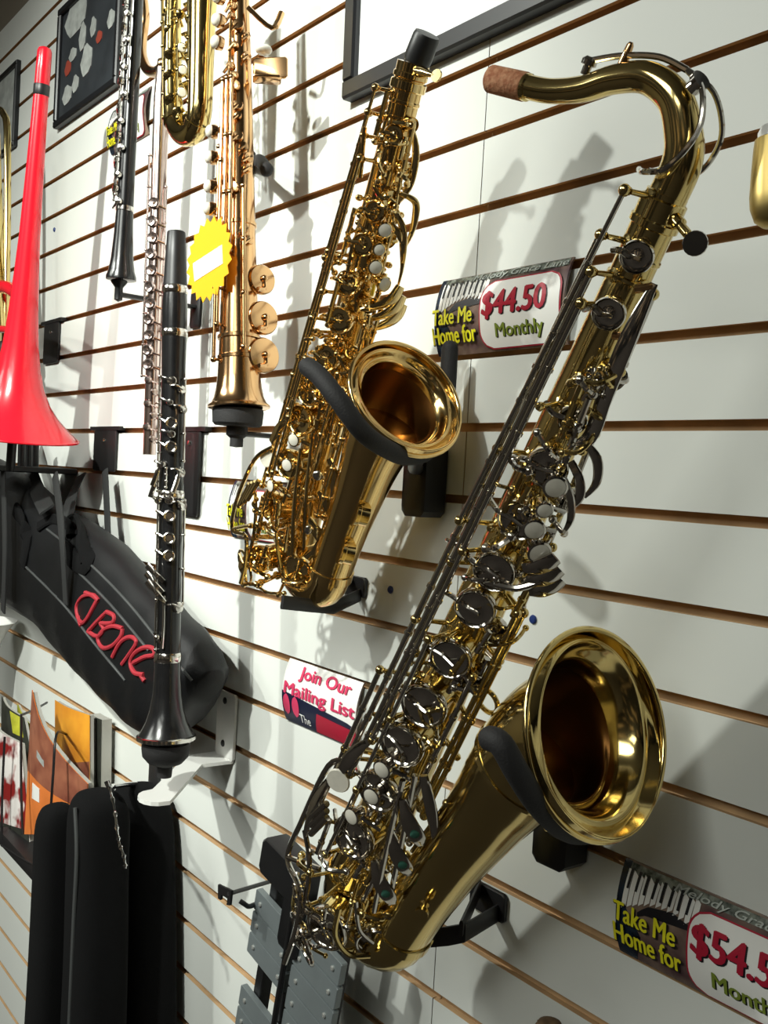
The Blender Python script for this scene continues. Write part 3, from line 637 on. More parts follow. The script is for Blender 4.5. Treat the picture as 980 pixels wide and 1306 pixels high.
for d,R,y0,y1 in ((100,.0165,-40,255),(62,.0165,-40,250),(20,.0165,-30,130)):
    mb = MB(); mb.tube([ono(y0,d,R),ono(y1,d,R)],.0014,8)
    for k in range(7): mb.ball(ono(lerp(y0,y1,k/6),d,R),.0023,8); mb.tube([ono(lerp(y0,y1,k/6),d,R),ono(lerp(y0,y1,k/6),d,.011)],.0012,6)
    mb.build('key_rod','silver',t)
t2 = thing('instrument_peg', 'small black peg with arm holding the oboe bell', 'wall bracket', at(186,384,0))
c = at(152,360,YO); mb = MB(); mb.lathe([(.012,.003),(.012,0),(.009,-.004),(.006,-.008),(.006,-.026),(0,-.029)], c, (0,0,1), 20); mb.build('peg','plastic_black',t2)
mb = MB(); mb.strip([c+V((0,0,-.018)), V((c.x,-.06,c.z-.018)), V((c.x,-.004,c.z-.018))], (1,0,0), .016, .006); mb.build('arm','metal_black',t2)
mb = MB(); mb.box(V((c.x,-.003,c.z-.02)),(.016,0,0),(0,0,.03),(0,.003,0),.003); mb.build('wall_plate','metal_black',t2)

# silver flute with bent head
YF = -.11; full = [(208,78,7),(190.5,582,8)]
t = thing('flute', 'rose-silver flute with bent head joint hanging behind the black clarinet', 'flute', at(190.5,582,YF))
seg(t,'body_tube',[(208,80,7),(206,100,8.5),(203,130,10),(200,170,10),(196,260,9.5),(192,440,8.5),(190.5,580,8)],YF,'rose_silver',full)
hp = [at(x,y,Y) for x,y,Y in ((180,-14,-.085),(184,20,-.085),(181,50,-.085),(181,70,-.087),(188,88,-.092),(199,92,-.10),(207,86,-.11),(208.5,78,-.11))]
mb = MB(); mb.tube(cr(hp,5), .0082, 16); mb.build('bent_head_joint','copper',t)
af, bf = at(208,78,YF), at(190.5,582,YF); axf = (bf-af).normalized(); vfl = (CAMP-bf); vfl = (vfl-axf*vfl.dot(axf)).normalized(); sf = axf.cross(vfl); LF = 1 if sf.dot(-CR) > 0 else -1
def onf(y, deg, R): a = math.radians(deg*LF); return af+(bf-af)*((y-78)/504.0)+(vfl*math.cos(a)+sf*math.sin(a))*R
for i,y in enumerate((262,285,306,326,347,368,389,409,429,448,466)):
    d = 28+(i % 2)*8; n = (onf(y,d,.02)-onf(y,d,.01)).normalized(); c = onf(y,d,.0145); r = .0082
    mb = MB(); mb.lathe([(r*.9,-.006),(r,-.003),(r,-.0005),(r*.75,.0006),(r*.3,-.0002),(0,0)],c,n,18); mb.tube([c,onf(y+6,-45,.0155)],.0016,8); mb.build('key_cup','rose_silver',t)
for d,y0,y1 in ((-48,240,560),(80,200,480)):
    mb = MB(); mb.tube([onf(y0,d,.0145),onf(y1,d,.0145)],.0015,8)
    for k in range(8): mb.ball(onf(lerp(y0,y1,k/7),d,.0145),.0024,8); mb.tube([onf(lerp(y0,y1,k/7),d,.0145),onf(lerp(y0,y1,k/7),d,.008)],.0013,6)
    mb.build('key_rod','rose_silver',t)
for i,y in enumerate((485,500,515,530,545,560)):
    mb = MB(); c = onf(y,30-(i % 2)*50,.0125); n = (c-onf(y,30-(i % 2)*50,.002)).normalized(); mb.lathe([(.005,-.005),(.0056,-.001),(.004,.001),(0,.0014)],c,n,14); mb.tube([c,onf(y+5,-60,.012)],.0014,6); mb.build('foot_key','rose_silver',t)

# soprano saxophone
YS = -.12; full = [(306,-60,10),(305,518,36)]
t = thing('soprano_saxophone', 'straight rose-gold soprano saxophone hanging bell-down above a black peg', 'saxophone', at(305,518,YS))
seg(t,'body_tube',[(306,-60,10),(306,30,13),(306,150,17),(307,250,19.5),(308,340,22),(308,420,25),(308,452,26)],YS,'copper',full,n=36)
bl = seg(t,'bell',[(308,452,26),(308,480,27.5),(307.5,496,29.5),(306.5,507,32),(306,514,35.5),(305,518,38.5)],YS,'copper',full,n=44)
seg(t,'bell_rim',[(305,516,38),(305,517.5,39.5),(305,520,39.5),(305,521,37)],YS,'copper',full,bl,44)
for y in (286,430,456):
    h = 20.5 if y < 300 else 26; seg(t,'body_ring',[(308,y-3,h),(308,y-2,h+1.6),(308,y+2,h+1.6),(308,y+3,h)],YS,'copper',full,n=36)
as_, bs_ = at(306,-60,YS), at(305,518,YS); axs = (bs_-as_).normalized(); vS = (CAMP-bs_); vS = (vS-axs*vS.dot(axs)).normalized(); sS = axs.cross(vS); LS = 1 if sS.dot(-CR) > 0 else -1
def ons(y, deg, R): a = math.radians(deg*LS); return as_+(bs_-as_)*((y+60)/578.0)+(vS*math.cos(a)+sS*math.sin(a))*R
def rs(y): return lerp(.011,.0235,min(1,max(0,(y+60)/510.0)))
for y,d,r in ((361,-66,.0180),(409,-68,.0205),(456,-66,.0215)):
    c = ons(y,d,rs(y)+.010); n = (c-ons(y,d,0)).normalized(); n = (n+vS*1.1).normalized(); mb = MB(); mb.lathe([(r*.9,-.010),(r,-.007),(r,-.002),(r*.93,0),(r*.5,.0012),(0,.0014)],c,n,30); k = mb.build('key_cup','copper',t)
    mb = MB(); mb.tube(cr([c+n*.002, c+n*.003-axs*-.012, ons(y+16,d+25,rs(y)+.012)],4),.0026,8); mb.ball(c+n*.003,.0045,8); mb.build('key_arm','copper',k)
for i,(d,y0,y1) in enumerate(((74,195,462),(58,112,420),(40,112,330),(24,112,330),(-10,250,450))):
    R0, R1 = rs(y0)+.008, rs(y1)+.008; mb = MB(); mb.tube([ons(y0,d,R0),ons(y1,d,R1)],.0024,10)
    for k in range(4): yy = lerp(y0,y1,k/3); mb.ball(ons(yy,d,lerp(R0,R1,k/3)),.0038,8); mb.tube([ons(yy,d,lerp(R0,R1,k/3)),ons(yy,d,rs(yy)*.9)],.0018,8)
    mb.build('hinge_rod','copper',t)
for y,d in ((175,82),(208,82),(245,82),(273,82),(8,60),(38,60),(66,62)):
    c = ons(y,d,rs(y)+.016); n = (c-ons(y,d,0)).normalized(); mb = MB(); mb.lathe([(.0078,-.006),(.0086,-.001),(.008,.0012)],c,n,18); h = mb.build('pearl_holder','copper',t); mb = MB(); mb.ball(c+n*.003,.0078,10,.75,n); mb.build('finger_pearl','pearl',h)
random.seed(3)
for i in range(26):
    y = -10+i*13; d = random.choice((5,20,-15,-30,40)); c = ons(y,d,rs(y)+.005); n = (c-ons(y,d,0)).normalized(); r = random.uniform(.004,.0075)
    if 250 < y < 290: continue
    mb = MB(); mb.lathe([(r*.9,-.006),(r,-.002),(r*.85,.0004),(0,.0012)],c,n,14); mb.tube([c,ons(y+8,d+22,rs(y)+.007)],.0018,8); mb.build('small_key','copper',t)
# flat side key plates
c = ons(96,-58,.034); mb = MB(); e1 = -sS*LS; e2 = axs; e3 = vS
mb.box(c+e1*.008-e3*.0,e1*.021+e3*.004,e2*.013,e3*.0025,.003); mb.box(c+e1*.004+e2*.014,e1*.017,e3*.010,e2*.0018,.002); mb.build('side_key_plate','copper',t)
mb = MB(); mb.ball(c+e1*.0-e2*.022,.0105,10,.5,e2); mb.build('palm_pearl','pearl',t)
mb = MB(); mb.tube(cr([ons(20,-30,.02),c-e2*.05+e1*.01,c-e2*.07+e1*.022],4),[.003]*5+[.004]*4,8); mb.build('palm_key','copper',t)
# the black peg it stands on
t2 = thing('instrument_peg', 'black round peg holding up the soprano saxophone bell', 'wall bracket', at(306,556,0))
c = at(304,521,YS); mb = MB(); mb.lathe([(.030,0),(.031,-.004),(.030,-.018),(.027,-.021),(.013,-.022),(.013,-.032),(.008,-.036),(.008,-.046),(0,-.047)], c, (0,0,1), 30); mb.build('peg','foam_black',t2)
mb = MB(); mb.strip([c+V((0,0,-.03)), V((c.x,-.004,c.z-.03))], (1,0,0), .018, .006); mb.build('arm','metal_black',t2)
mb = MB(); mb.box(V((c.x,-.003,c.z-.03)),(.018,0,0),(0,0,.034),(0,.003,0),.003); mb.build('wall_plate','metal_black',t2)
# black knob of a hook behind it
mb = MB(); mb.tube(cr([at(318,212,-.002),at(322,205,-.03),at(331,205,-.06),at(340,216,-.085)],5), [.006]*10+[.0085]*6, 14); mb.ball(at(340,216,-.085),.0088,10)
mb.box(at(318,214,-.003),(.012,0,0),(0,0,.022),(0,.003,0),.003)
single('wall_hook', mb, 'foam_black', 'black padded hook beside the soprano saxophone body', 'hook')
# starburst price tag
TY = -.152; c = at(266,331,TY); cx = at(296,331,TY); ct = at(266,277,TY); ux = V(((cx-c).length,0,0)); uz = V((0,0,(ct-c).length))
ux = V((1,0,0))*abs((at(296,331,TY)-c).x); uz = V((0,0,1))*abs((ct-c).z)
star = [c+(ux*math.cos(2*PI*i/40)+uz*math.sin(2*PI*i/40))*(1.0 if i % 2 else .86) for i in range(40)]
t = thing('price_tag', 'yellow starburst price tag with a blank white strip on the soprano saxophone', 'price tag', c)
mb = MB(); mb.prism(star,(0,.0006,0)); mb.build('card','tag_yellow',t,smooth=False)
q = [at(x,y,TY-.0006) for x,y in ((246,336),(283,312),(284,336),(248,359))]; mb = MB(); mb.prism(q,(0,.0004,0)); mb.build('white_strip','paper',t,smooth=False)

# curved saxophone at the top, cut by the frame
YU = -.135
t = thing('curved_saxophone', 'small curved brass saxophone at top left, only its lower bow visible', 'saxophone', at(238,186,YU))
p = [(222,-60),(221,0),(220,80),(221,135),(225,160),(236,172),(249,165),(255,140),(257,80),(259,0),(262,-70)]; rr = [9,10,11.5,12.5,13.5,14.5,15,15.5,16,18,21]
P = [at(x,y,YU) for x,y in p]; R = [r/pxm(q) for r,q in zip(rr,P)]; PP, RR = crs(P,R,6)
mb = MB(); mb.tube(PP, RR, 30); mb.build('body','brass',t)
for i in (22,38):
    tg = (PP[i+1]-PP[i-1]).normalized(); mb = MB(); mb.lathe([(RR[i],-.004),(RR[i]+.0018,-.003),(RR[i]+.0018,.003),(RR[i],.004)],PP[i],tg,30); mb.build('bow_ferrule','brass',t)
vU = (CAMP-P[3]).normalized(); rU = vU.cross(V((0,0,1))).normalized()
rU = rU if rU.dot(CR) > 0 else -rU
for i,(x,y,r,pl) in enumerate(((232,62,.0062,1),(233,90,.0062,1),(232,118,.0068,1),(216,40,.007,0),(218,70,.0085,0),(217,98,.009,0),(219,128,.0095,0),(230,20,.006,0),(228,145,.009,0),(240,150,.008,0),(214,15,.006,0))):
    c = at(x,y,YU)+vU*.020; mb = MB(); mb.lathe([(r*.9,-.010),(r,-.004),(r,0),(r*.8,.001),(0,.0014)],c,vU,16); h = mb.build('key_cup','brass',t)
    if pl: mb = MB(); mb.lathe([(r*.85,.001),(r*.7,.003),(0,.0034)],c,vU,16); mb.build('finger_pearl','pearl',h)
for x0,x1,y0,y1,o in ((207,209,-30,150,.012),(213,213,-30,120,.02),(226,227,-30,150,.022),(240,241,-30,130,.018)):
    a, b = at(x0,y0,YU)+vU*o, at(x1,y1,YU)+vU*o; mb = MB(); mb.tube([a,b],.002,8)
    for k in range(7): mb.ball(a.lerp(b,k/6),.0035,8); mb.tube([a.lerp(b,k/6),a.lerp(b,k/6)-vU*o],.0016,6)
    mb.build('hinge_rod','brass',t)
for i in range(34):
    x = 207+random.random()*30; y = 5+random.random()*150; a = at(x,y,YU)+vU*.019; mb = MB(); mb.tube(cr([a,a+rU*.010+V((0,0,.004)),a+rU*.016-V((0,0,.008))],4),.002,8); mb.build('key_lever','brass',t)

# ------------------------------------------------------------------ red trombone and the brass one behind it
YR = -.16; full = [(57.5,60,9),(17,556,78)]
t = thing('plastic_trombone', 'red plastic trombone hanging bell-down at the left picture edge', 'trombone', at(17,556,YR))
seg(t,'end_cap',[(57.5,60,4),(57.4,62,7.5),(57,66,9),(55.5,90,9.3),(54,108,9.3)],YR,'red',full)
seg(t,'black_band',[(54,108,9.5),(54,109,10),(53.6,121,10),(53.5,122,9.5)],YR,'plastic_black',full)
bl = seg(t,'bell',[(53.5,122,9.4),(51,160,10),(47,220,11.2),(42,300,13),(38.5,350,15.5),(34.5,400,18.5),(31,440,22),(28,470,26.5),(25,495,33),(22.5,515,42),(20.5,530,53),(19,541,64),(17.8,549,73),(17,556,80)],YR,'red',full,n=56)
mb = MB(); c = at(17,556,YR); ax = (c-at(57.5,60,YR)).normalized(); mb.torus(c, ax, 80/pxm(c), .0022, 60, 8); mb.build('bell_rim','red',t)
for y0,y1,r in ((372,366,9),(424,420,5)):
    a = at(34,y0-3,YR+.004); b = at(-30,y1,YR+.015); mb = MB(); mb.tube(cr([a,at(20,y0,YR+.004),at(5,y1,YR+.01),b],4), [r*1.3/720]*3+[r/720]*10, 12); mb.build('brace','red',t)
YB = -.11
t = thing('brass_trombone', 'brass trombone tube at far left edge behind the red trombone', 'trombone', at(8,440,YB))
mb = MB(); P = [at(x,y,YB) for x,y in ((-8,150),(-2,140),(5,146),(9,165),(9.5,250),(8.5,340),(7,436))]; mb.tube(cr(P,5), .0072, 16); mb.build('slide_tube','brass',t)
P, R = stations([(-6,170,6),(-5,260,8),(-4,330,11),(-3,380,14),(-2,430,19)], YB-.01); mb = MB(); mb.tube(P, R, 24); mb.build('bell_tube','brass',t)
seg(t,'dark_ferrule',[(7,436,7),(7,438,8),(6.5,466,8),(6.5,470,6)],YB,'plastic_black',[(9.5,250,5),(6.5,470,5)])
# trombone hanger pegs under the red bell
t = thing('trombone_hanger', 'black hanger with upright prongs under the red trombone bell', 'wall hanger', at(30,600,0))
for x0,y0,x1,y1,Y,r in ((17,545,13,600,-.15,.0085),(28,550,27,600,-.10,.007),(37,550,36,600,-.08,.007),(45,556,44,600,-.06,.008)):
    mb = MB(); mb.tube([at(x0,y0,Y),at(x1,y1,Y)], r, 14); mb.build('prong','plastic_black',t)
mb = MB(); mb.box(V((at(26,598,-.1).x,-.08,at(26,598,-.1).z)),(.040,0,0),(0,.08,0),(0,0,.006),.004); mb.build('arm','metal_black',t)
# dark slatwall plates
for lab,(x0,y0,x1,y1) in (('black slatwall plate between the red trombone and the oboe',(58,414,74,462)),('black slatwall hanger plate above the black gig bag',(122,548,147,602)),('black slatwall plate behind the black clarinet body',(233,549,252,660))):
    a, b = at(x0,y0,-.004), at(x1,y1,-.004); a2 = at(x0,y1,-.004); mb = MB()
    t = thing('hanger_plate', lab, 'wall bracket', V(((a.x+b.x)/2,0,b.z)))
    zc = (a.z+b.z)/2; mb.box(V(((a.x+b.x)/2,-.004,zc)),(abs(b.x-a.x)/2,0,0),(0,0,abs(a.z-b.z)/2),(0,.003,0),.004); mb.build('plate','metal_black',t)
    mb = MB(); mb.box(V(((a.x+b.x)/2,-.002,max(a.z,b.z)+.002)),(abs(b.x-a.x)/2+.018,0,0),(0,0,.0035),(0,.006,0)); mb.build('groove_lip','metal_black',t)
    mb = MB(); mb.lathe([(.0045,0),(.004,.002),(0,.0026)],V(((a.x+b.x)/2,-.007,max(a.z,b.z)-.02)),(0,-1,0),14); mb.build('screw','chrome',t)

# ------------------------------------------------------------------ soft bags
def bag_loft(path, wid, thk, Y0, wdir=None, n=28, k=6, e=.55):
    """puffed bag: centre path (world points), half width in the wall plane, half thickness across it"""
    P, Wd = crs(path, wid, k); Tk = [x.x for x in cr([(q,0,0) for q in thk],k)]; rg = []
    for i,p in enumerate(P):
        tg = (P[min(i+1,len(P)-1)]-P[max(i-1,0)]); tg.y = 0; tg.normalize(); wv = V((tg.z,0,-tg.x)) if wdir is None else V(wdir); r = []
        for j in range(n):
            a = 2*PI*j/n; ca, sa = math.cos(a), math.sin(a)
            r.append(p+wv*Wd[i]*math.copysign(abs(ca)**e,ca)+V((0,1,0))*Tk[i]*math.copysign(abs(sa)**e,sa))
        rg.append(r)
    mb = MB(); mb.rings(rg); return mb
YG = -.075
edge_u = [(-60,560),(20,598),(68,640),(108,664),(150,694),(186,735),(222,775),(252,806),(268,835),(275,856)]
edge_l = [(-60,745),(-20,752),(22,776),(58,798),(92,838),(126,874),(158,906),(190,934),(222,935),(262,893)]
cp = []; wd = []
for (x0,y0),(x1,y1) in zip(edge_u, edge_l):
    a, b = at(x0,y0,YG), at(x1,y1,YG); cp.append((a+b)/2); wd.append((a-b).length/2)
t = thing('trombone_gig_bag', 'long black nylon gig bag with red lettering hung across the left wall', 'gig bag', at(120,760,0))
rg = []; n = 28
CU_, CL_ = cr([at(x,y,YG) for x,y in edge_u],5), cr([at(x,y,YG) for x,y in edge_l],5)
for i,(a,b) in enumerate(zip(CU_,CL_)):
    c = (a+b)/2; h = (a-b)/2; f = i/(len(CU_)-1); th = .055*(1 - .25*f) * (1.0 if f < .9 else max(.35,1-(f-.9)*6)); r = []
    for j in range(n):
        an = 2*PI*j/n; ca, sa = math.cos(an), math.sin(an); r.append(c+h*math.copysign(abs(ca)**.8,ca)+V((0,1,0))*th*math.copysign(abs(sa)**.75,sa)*(1+.05*math.sin(i*1.3+j)))
    rg.append(r)
bag = MB(); bag.rings(rg); bag.build('bag_body','nylon',t,sharp=70); bv = bag.bvh()
def onto(x, y, off=.0015):
    d = ray(x,y); h = bv.ray_cast(CAMP, d)
    if h[0] is None: return at(x,y,YG-.05)
    return h[0]-d*off
def zz(pts): return [(x/3.267, 560+y/3.267) for x,y in pts]
def stroke(pts, w=.0062, name='letter_stroke'):
    P = [onto(*(q.x,q.y)) for q in cr([(x,y,0) for x,y in zz(pts)],5)]; mb = MB(); mb.strip(P, V((0,1,0)).cross(V((1,0,.3))), w, .0015); return mb
def letter(strokes):
    mb = MB()
    for s in strokes:
        P = [onto(q.x,q.y) for q in cr([(x,y,0) for x,y in zz(s)],5)]
        mb.tube(P, .0036, 8)
    mb.build('letter','red_print',t)['label'] = 'red printed letter'
letter([[(412,674),(388,650),(348,656),(322,692),(326,742),(345,766),(367,743),(390,700),(408,668)],[(356,640),(384,652),(412,672)],[(328,742),(334,766),(340,778)]])
letter([[(368,802),(404,762),(446,720)],[(446,720),(476,738),(468,766),(420,768)],[(420,768),(434,796),(406,822),(368,802)]])
letter([[(512,790),(472,780),(432,797),(410,832),(430,870),(470,860),(505,822),(512,790)]])
letter([[(470,908),(505,845),(545,825),(570,846),(545,890),(510,938)]])
letter([[(558,932),(604,908),(642,900),(640,874),(605,868),(565,890),(545,932),(562,974),(600,982)],[(588,984),(604,1008)]])
for pts in ([(60,675),(110,715),(160,765),(205,820),(245,868)],[(92,722),(140,770),(190,830)],[(30,720),(80,770),(120,820),(160,868)]):
    mb = MB(); mb.tube([onto(q.x,q.y,.001) for q in cr([(x,y,0) for x,y in pts],6)], .0022, 8); mb.build('zip','zip',t)
for pts,w in (([(50,672),(70,662),(90,672),(92,684)],.02),([(80,690),(95,715),(112,720),(110,690),(100,665)],.03),([(20,650),(36,680),(30,720)],.03)):
    mb = MB(); mb.strip([onto(q.x,q.y,.006) for q in cr([(x,y,0) for x,y in pts],5)], (1,0,-.6), w, .010); mb.build('handle_wrap','nylon_dark',t)
for pts,w in (([(70,606,-.12),(76,650,-.13),(80,700,-.14),(84,770,-.13)],.020),([(134,600,-.03),(136,640,-.035),(138,690,-.04)],.022),([(104,606,-.03),(92,632,-.06),(86,660,-.10)],.026),([(38,560,-.03),(42,610,-.07),(60,650,-.12)],.030),([(4,600,-.14),(6,700,-.15),(4,780,-.14)],.022)):
    mb = MB(); mb.strip(cr([at(*p) for p in pts],5), (1,0,0), w, .004); mb.build('strap','webbing',t)
# hanging soft cases lower left
def vbag(name, label, lobes, pxs):
    t = thing(name, label, 'instrument case', at(*pxs))
    for (pth, hw, Y, th, nm) in lobes:
        P = [at(x,y,Y) for x,y in pth]; W_ = [h/pxm(p)/.80 for h,p in zip(hw,P)]
        mb = bag_loft(P, W_, [th*s for s in ([.35,.75]+[1]*(len(P)-2))], Y, wdir=(1,0,0), e=.7); mb.build(nm,'nylon_dark',t,sharp=70)
    return t
cA = vbag('soft_case', 'black soft case with rounded top, left of the zip in the hanging pair', [
    ([(75,1026),(74,1034),(73,1060),(70,1130),(66,1220),(60,1330)],[8,17,21,23,25,27],-.19,.030,'side_pocket'),
    ([(125,1009),(126,1016),(126,1040),(124,1110),(122,1220),(118,1330)],[12,24,30,33,36,40],-.150,.040,'case_body')], (110,1300,-.12))
mb = MB(); mb.tube(cr([at(x,y,-.19) for x,y in ((96,1030),(98,1090),(94,1180),(88,1320))],5),.003,8); mb.build('zip','zip',cA)
cB = vbag('soft_case', 'black soft case on the right of the hanging pair, beside the bare wall', [
    ([(176,1002),(178,1008),(180,1040),(183,1110),(184,1220),(184,1330)],[10,22,29,30,31,32],-.055,.045,'case_body'),
    ([(154,1016),(154,1026),(156,1070),(156,1150),(156,1330)],[4,8,12,14,16],-.080,.024,'front_flap')], (180,1300,-.08))
mb = MB(); pts = cr([at(x,y,Y) for x,y,Y in ((140,1006,-.16),(146,1030,-.19),(149,1056,-.20),(152,1075,-.20),(158,1092,-.20),(160,1108,-.20))],6); mb.tube(pts,[.0016 if i % 4 else .0032 for i in range(len(pts))],8); mb.build('zip_chain','chrome',cB)
t = thing('slatwall_hook', 'chrome rail hook with black wall plate above the soft cases', 'hook', at(193,1012,0))
mb = MB(); mb.tube(cr([at(190,1000,-.005),at(170,1000,-.06),at(145,1003,-.13),at(140,1004,-.15),at(136,996,-.155)],5),.004,10); mb.tube([at(182,1000,-.03),at(180,1006,-.03)],.006,10); mb.build('rail','chrome',t)
a, b = at(190,962,-.004), at(204,1026,-.004); mb = MB(); mb.box((a+b)/2,(.017,0,0),(0,0,abs(a.z-b.z)/2-.006),(0,.0035,0),.003); mb.build('wall_plate','metal_black',t)

# ------------------------------------------------------------------ booklets in the wire rack
def booklet(name, label, corners, Y, cover, th=.006, bend=.012, extra=None):
    """corners TL, TR, BR, BL in photo pixels; slightly curled cover"""
    TL,TR,BR,BL = [at(x,y,Yk) for (x,y),Yk in zip(corners,Y)]
    t = thing(name, label, 'booklet', (BL+BR)/2); n = 8; g = []
    nrm = (TR-TL).cross(BL-TL).normalized(); nrm = nrm if nrm.y < 0 else -nrm
    def pt(u,v): return TL.lerp(TR,u).lerp(BL.lerp(BR,u),v)+nrm*bend*math.sin(u*PI)*(1-v*.7)
    def sheet(u0,u1,v0,v1,off,thick):
        vs, fs = [], []
        for o in (off, off-thick):
            for i in range(n+1):
                for j in range(n+1): vs.append(pt(lerp(u0,u1,i/n),lerp(v0,v1,j/n))+nrm*o)
        q = (n+1)*(n+1)
        for i in range(n):
            for j in range(n):
                a = i*(n+1)+j; fs += [(a,a+1,a+n+2,a+n+1),(q+a,q+a+n+1,q+a+n+2,q+a+1)]
            for a,b in ((i*(n+1),(i+1)*(n+1)),(i*(n+1)+n,(i+1)*(n+1)+n),(i,i+1),(n*(n+1)+i,n*(n+1)+i+1)): fs.append((a,b,q+b,q+a))
        m_ = MB(); m_.add(vs,fs); return m_
    sheet(0,1,0,1,0,.0012).build('cover',cover,t); sheet(.01,.99,.01,.99,-.0013,th).build('pages','page',t)
    for (u0,u1,v0,v1,mt,nm) in (extra or []): sheet(u0,u1,v0,v1,.0006,.0005).build(nm,mt,t)
    return t
booklet('music_book','orange and brown music book, frontmost in the wire rack',[(41,880),(112,1000),(106,1062),(31,1064)],(-.12,-.09,-.09,-.12),'orange',.008,.02,[(.0,1,.0,.55,'brown_cover','cover_panel'),(.15,.32,.60,.72,'paper','title_print'),(.25,.42,.30,.36,'blob','title_print')])
booklet('music_book','amber music book with dark fold, standing behind the orange book',[(70,893),(114,912),(114,1020),(70,1040)],(-.06,-.05,-.05,-.06),'amber',.008,.006,[(.4,1,.55,1,'brown_cover','cover_panel')])
booklet('music_book','red and white patterned booklet at left picture edge in the rack',[(-14,915),(26,948),(38,1078),(-14,1062)],(-.12,-.11,-.11,-.12),'red_cover',.008,.012,[(0,1,.86,1,'dark_cover','cover_panel')])
booklet('music_book','dark olive booklet sticking up behind the red and white booklet',[(2,888),(30,915),(48,1010),(0,1000)],(-.085,-.075,-.075,-.085),'dark_cover',.006,.010,[(.6,.9,.02,.3,'lime_cover','cover_panel')])
booklet('music_book','lime and black booklet between the dark olive and orange books',[(22,898),(44,930),(44,1010),(22,1000)],(-.055,-.05,-.05,-.055),'lime_cover',.005,.004,[(.45,1,.2,1,'dark_cover','cover_panel')])
booklet('music_book','grey and black upright book against the wall right of the amber book',[(114,910),(129,918),(128,1012),(114,1018)],(-.035,-.03,-.03,-.035),'dark_cover',.02,.002,[(.25,.6,.0,1,'page','spine_stripe')])
t = thing('wire_rack', 'black wire rack holding the music books at lower left', 'rack', at(40,1085,0))
for pts in ([(6,940,-.14),(3,1010,-.14),(2,1078,-.14)],[(27,912,-.14),(27,1000,-.14),(29,1064,-.14)],[(84,936,-.06),(72,937,-.13),(68,985,-.14),(65,1030,-.14),(62,1080,-.14)],[(2,1078,-.14),(30,1096,-.14),(62,1112,-.14)],[(27,912,-.14),(44,905,-.09),(60,896,-.03)]):
    mb = MB(); mb.tube(cr([at(*p) for p in pts],5),.0022,8); mb.build('wire','metal_black',t)
a, b = at(2,1072,-.13), at(60,1108,-.13); mb = MB(); mb.box((a+b)/2+V((0,.045,-.004)),((b.x-a.x)/2,0,0),(0,.055,0),(0,0,.012),.003); mb.build('tray','metal_black',t)

# ------------------------------------------------------------------ glockenspiel lower left of the tenor
YK = -.085
t = thing('glockenspiel', 'grey-barred glockenspiel on a black frame hung below the tenor saxophone', 'glockenspiel', at(345,1300,0))
o = at(331,1131,YK); Ld = (at(300,1236,YK)-o).normalized(); Cd = V((1,0,0))-Ld*Ld.dot(V((1,0,0))); Cd.y = 0; Cd.normalize()
Cd = (at(377,1182,YK)-at(331,1131,YK)).normalized(); Ld = (Ld-Cd*Ld.dot(Cd)).normalized(); Nd = Cd.cross(Ld); Nd = Nd if Nd.y < 0 else -Nd
pw = (at(300,1236,YK)-o).length/4.55
def bar_(u0, u1, k, par):
    c = o+Ld*(pw*(k+.5)); mb = MB(); mb.box(c+Cd*((u0+u1)/2),Cd*((u1-u0)/2),Ld*(pw*.455),Nd*.004,.0014); b = mb.build('tone_bar','bar',par,smooth=False)
    for u in (u0+(u1-u0)*.16, u1-(u1-u0)*.16):
        mb = MB(); mb.lathe([(.0030,0),(.0030,.0012),(.0016,.0020),(0,.0016)], c+Cd*u+Nd*.004, Nd, 12); mb.build('screw','bar_edge',b)
BL_ = (at(377,1182,YK)-at(331,1131,YK)).length
for k in (0,1,2,4.55,5.55,7.6,8.6,9.6): bar_(0, BL_*1.02, k, t)
for k in range(-1,11): bar_(BL_*1.06+.004, BL_*2.1+.004, k+.35, t)
for u0,u1 in ((BL_*.18,BL_*.36),(BL_*.72,BL_*.92),(BL_*1.22,BL_*1.40),(BL_*1.78,BL_*1.96)):
    mb = MB(); c0, c1 = o+Cd*((u0+u1)/2)-Ld*.045-Nd*.013, o+Cd*((u0+u1)/2)+Ld*(pw*12)-Nd*.013; mb.box((c0+c1)/2,Cd*((u1-u0)/2),(c1-c0)/2,Nd*.008,.002); mb.build('frame_rail','plastic_black',t)
mb = MB(); c0 = o-Ld*.062+Cd*(BL_*.75)+Nd*.006; mb.box(c0,Cd*(BL_*.50),Ld*.022,Nd*.016,.006); mb.build('end_block','plastic_black',t)
mb = MB(); mb.tube([o+Cd*(BL_*1.03)-Ld*.06+Nd*.009, o+Cd*(BL_*1.03)+Ld*(pw*11.5)+Nd*.009],.0034,10); mb.build('divider_rod','plastic_black',t)
mb = MB(); mb.box(o+Cd*(BL_*1.0)-Ld*.02+Nd*.0,Cd*.020,Ld*.05,Nd*.010,.004); mb.build('centre_post','plastic_black',t)
t = thing('slatwall_hook', 'black two-pronged wire hook projecting left of the glockenspiel', 'hook', at(360,1128,0))
mb = MB(); mb.tube([at(352,1122,-.02),at(292,1140,-.13)],.0026,10); mb.tube(cr([at(354,1146,-.02),at(330,1152,-.075),at(318,1156,-.10),at(312,1153,-.11),at(306,1149,-.115)],5),.003,10); mb.build('prongs','metal_black',t)
mb = MB(); P = [at(x,y,-.13) for x,y in ((278,1128),(295,1136),(293,1155),(289,1154),(290,1146),(282,1141),(281,1148),(278,1146))]; mb.prism(P,(0,.003,0)); mb.build('price_plate','metal_black',t,smooth=False)
mb = MB(); mb.box(at(356,1134,-.006),(.012,0,0),(0,0,.03),(0,.004,0),.002); mb.build('wall_plate','metal_black',t)

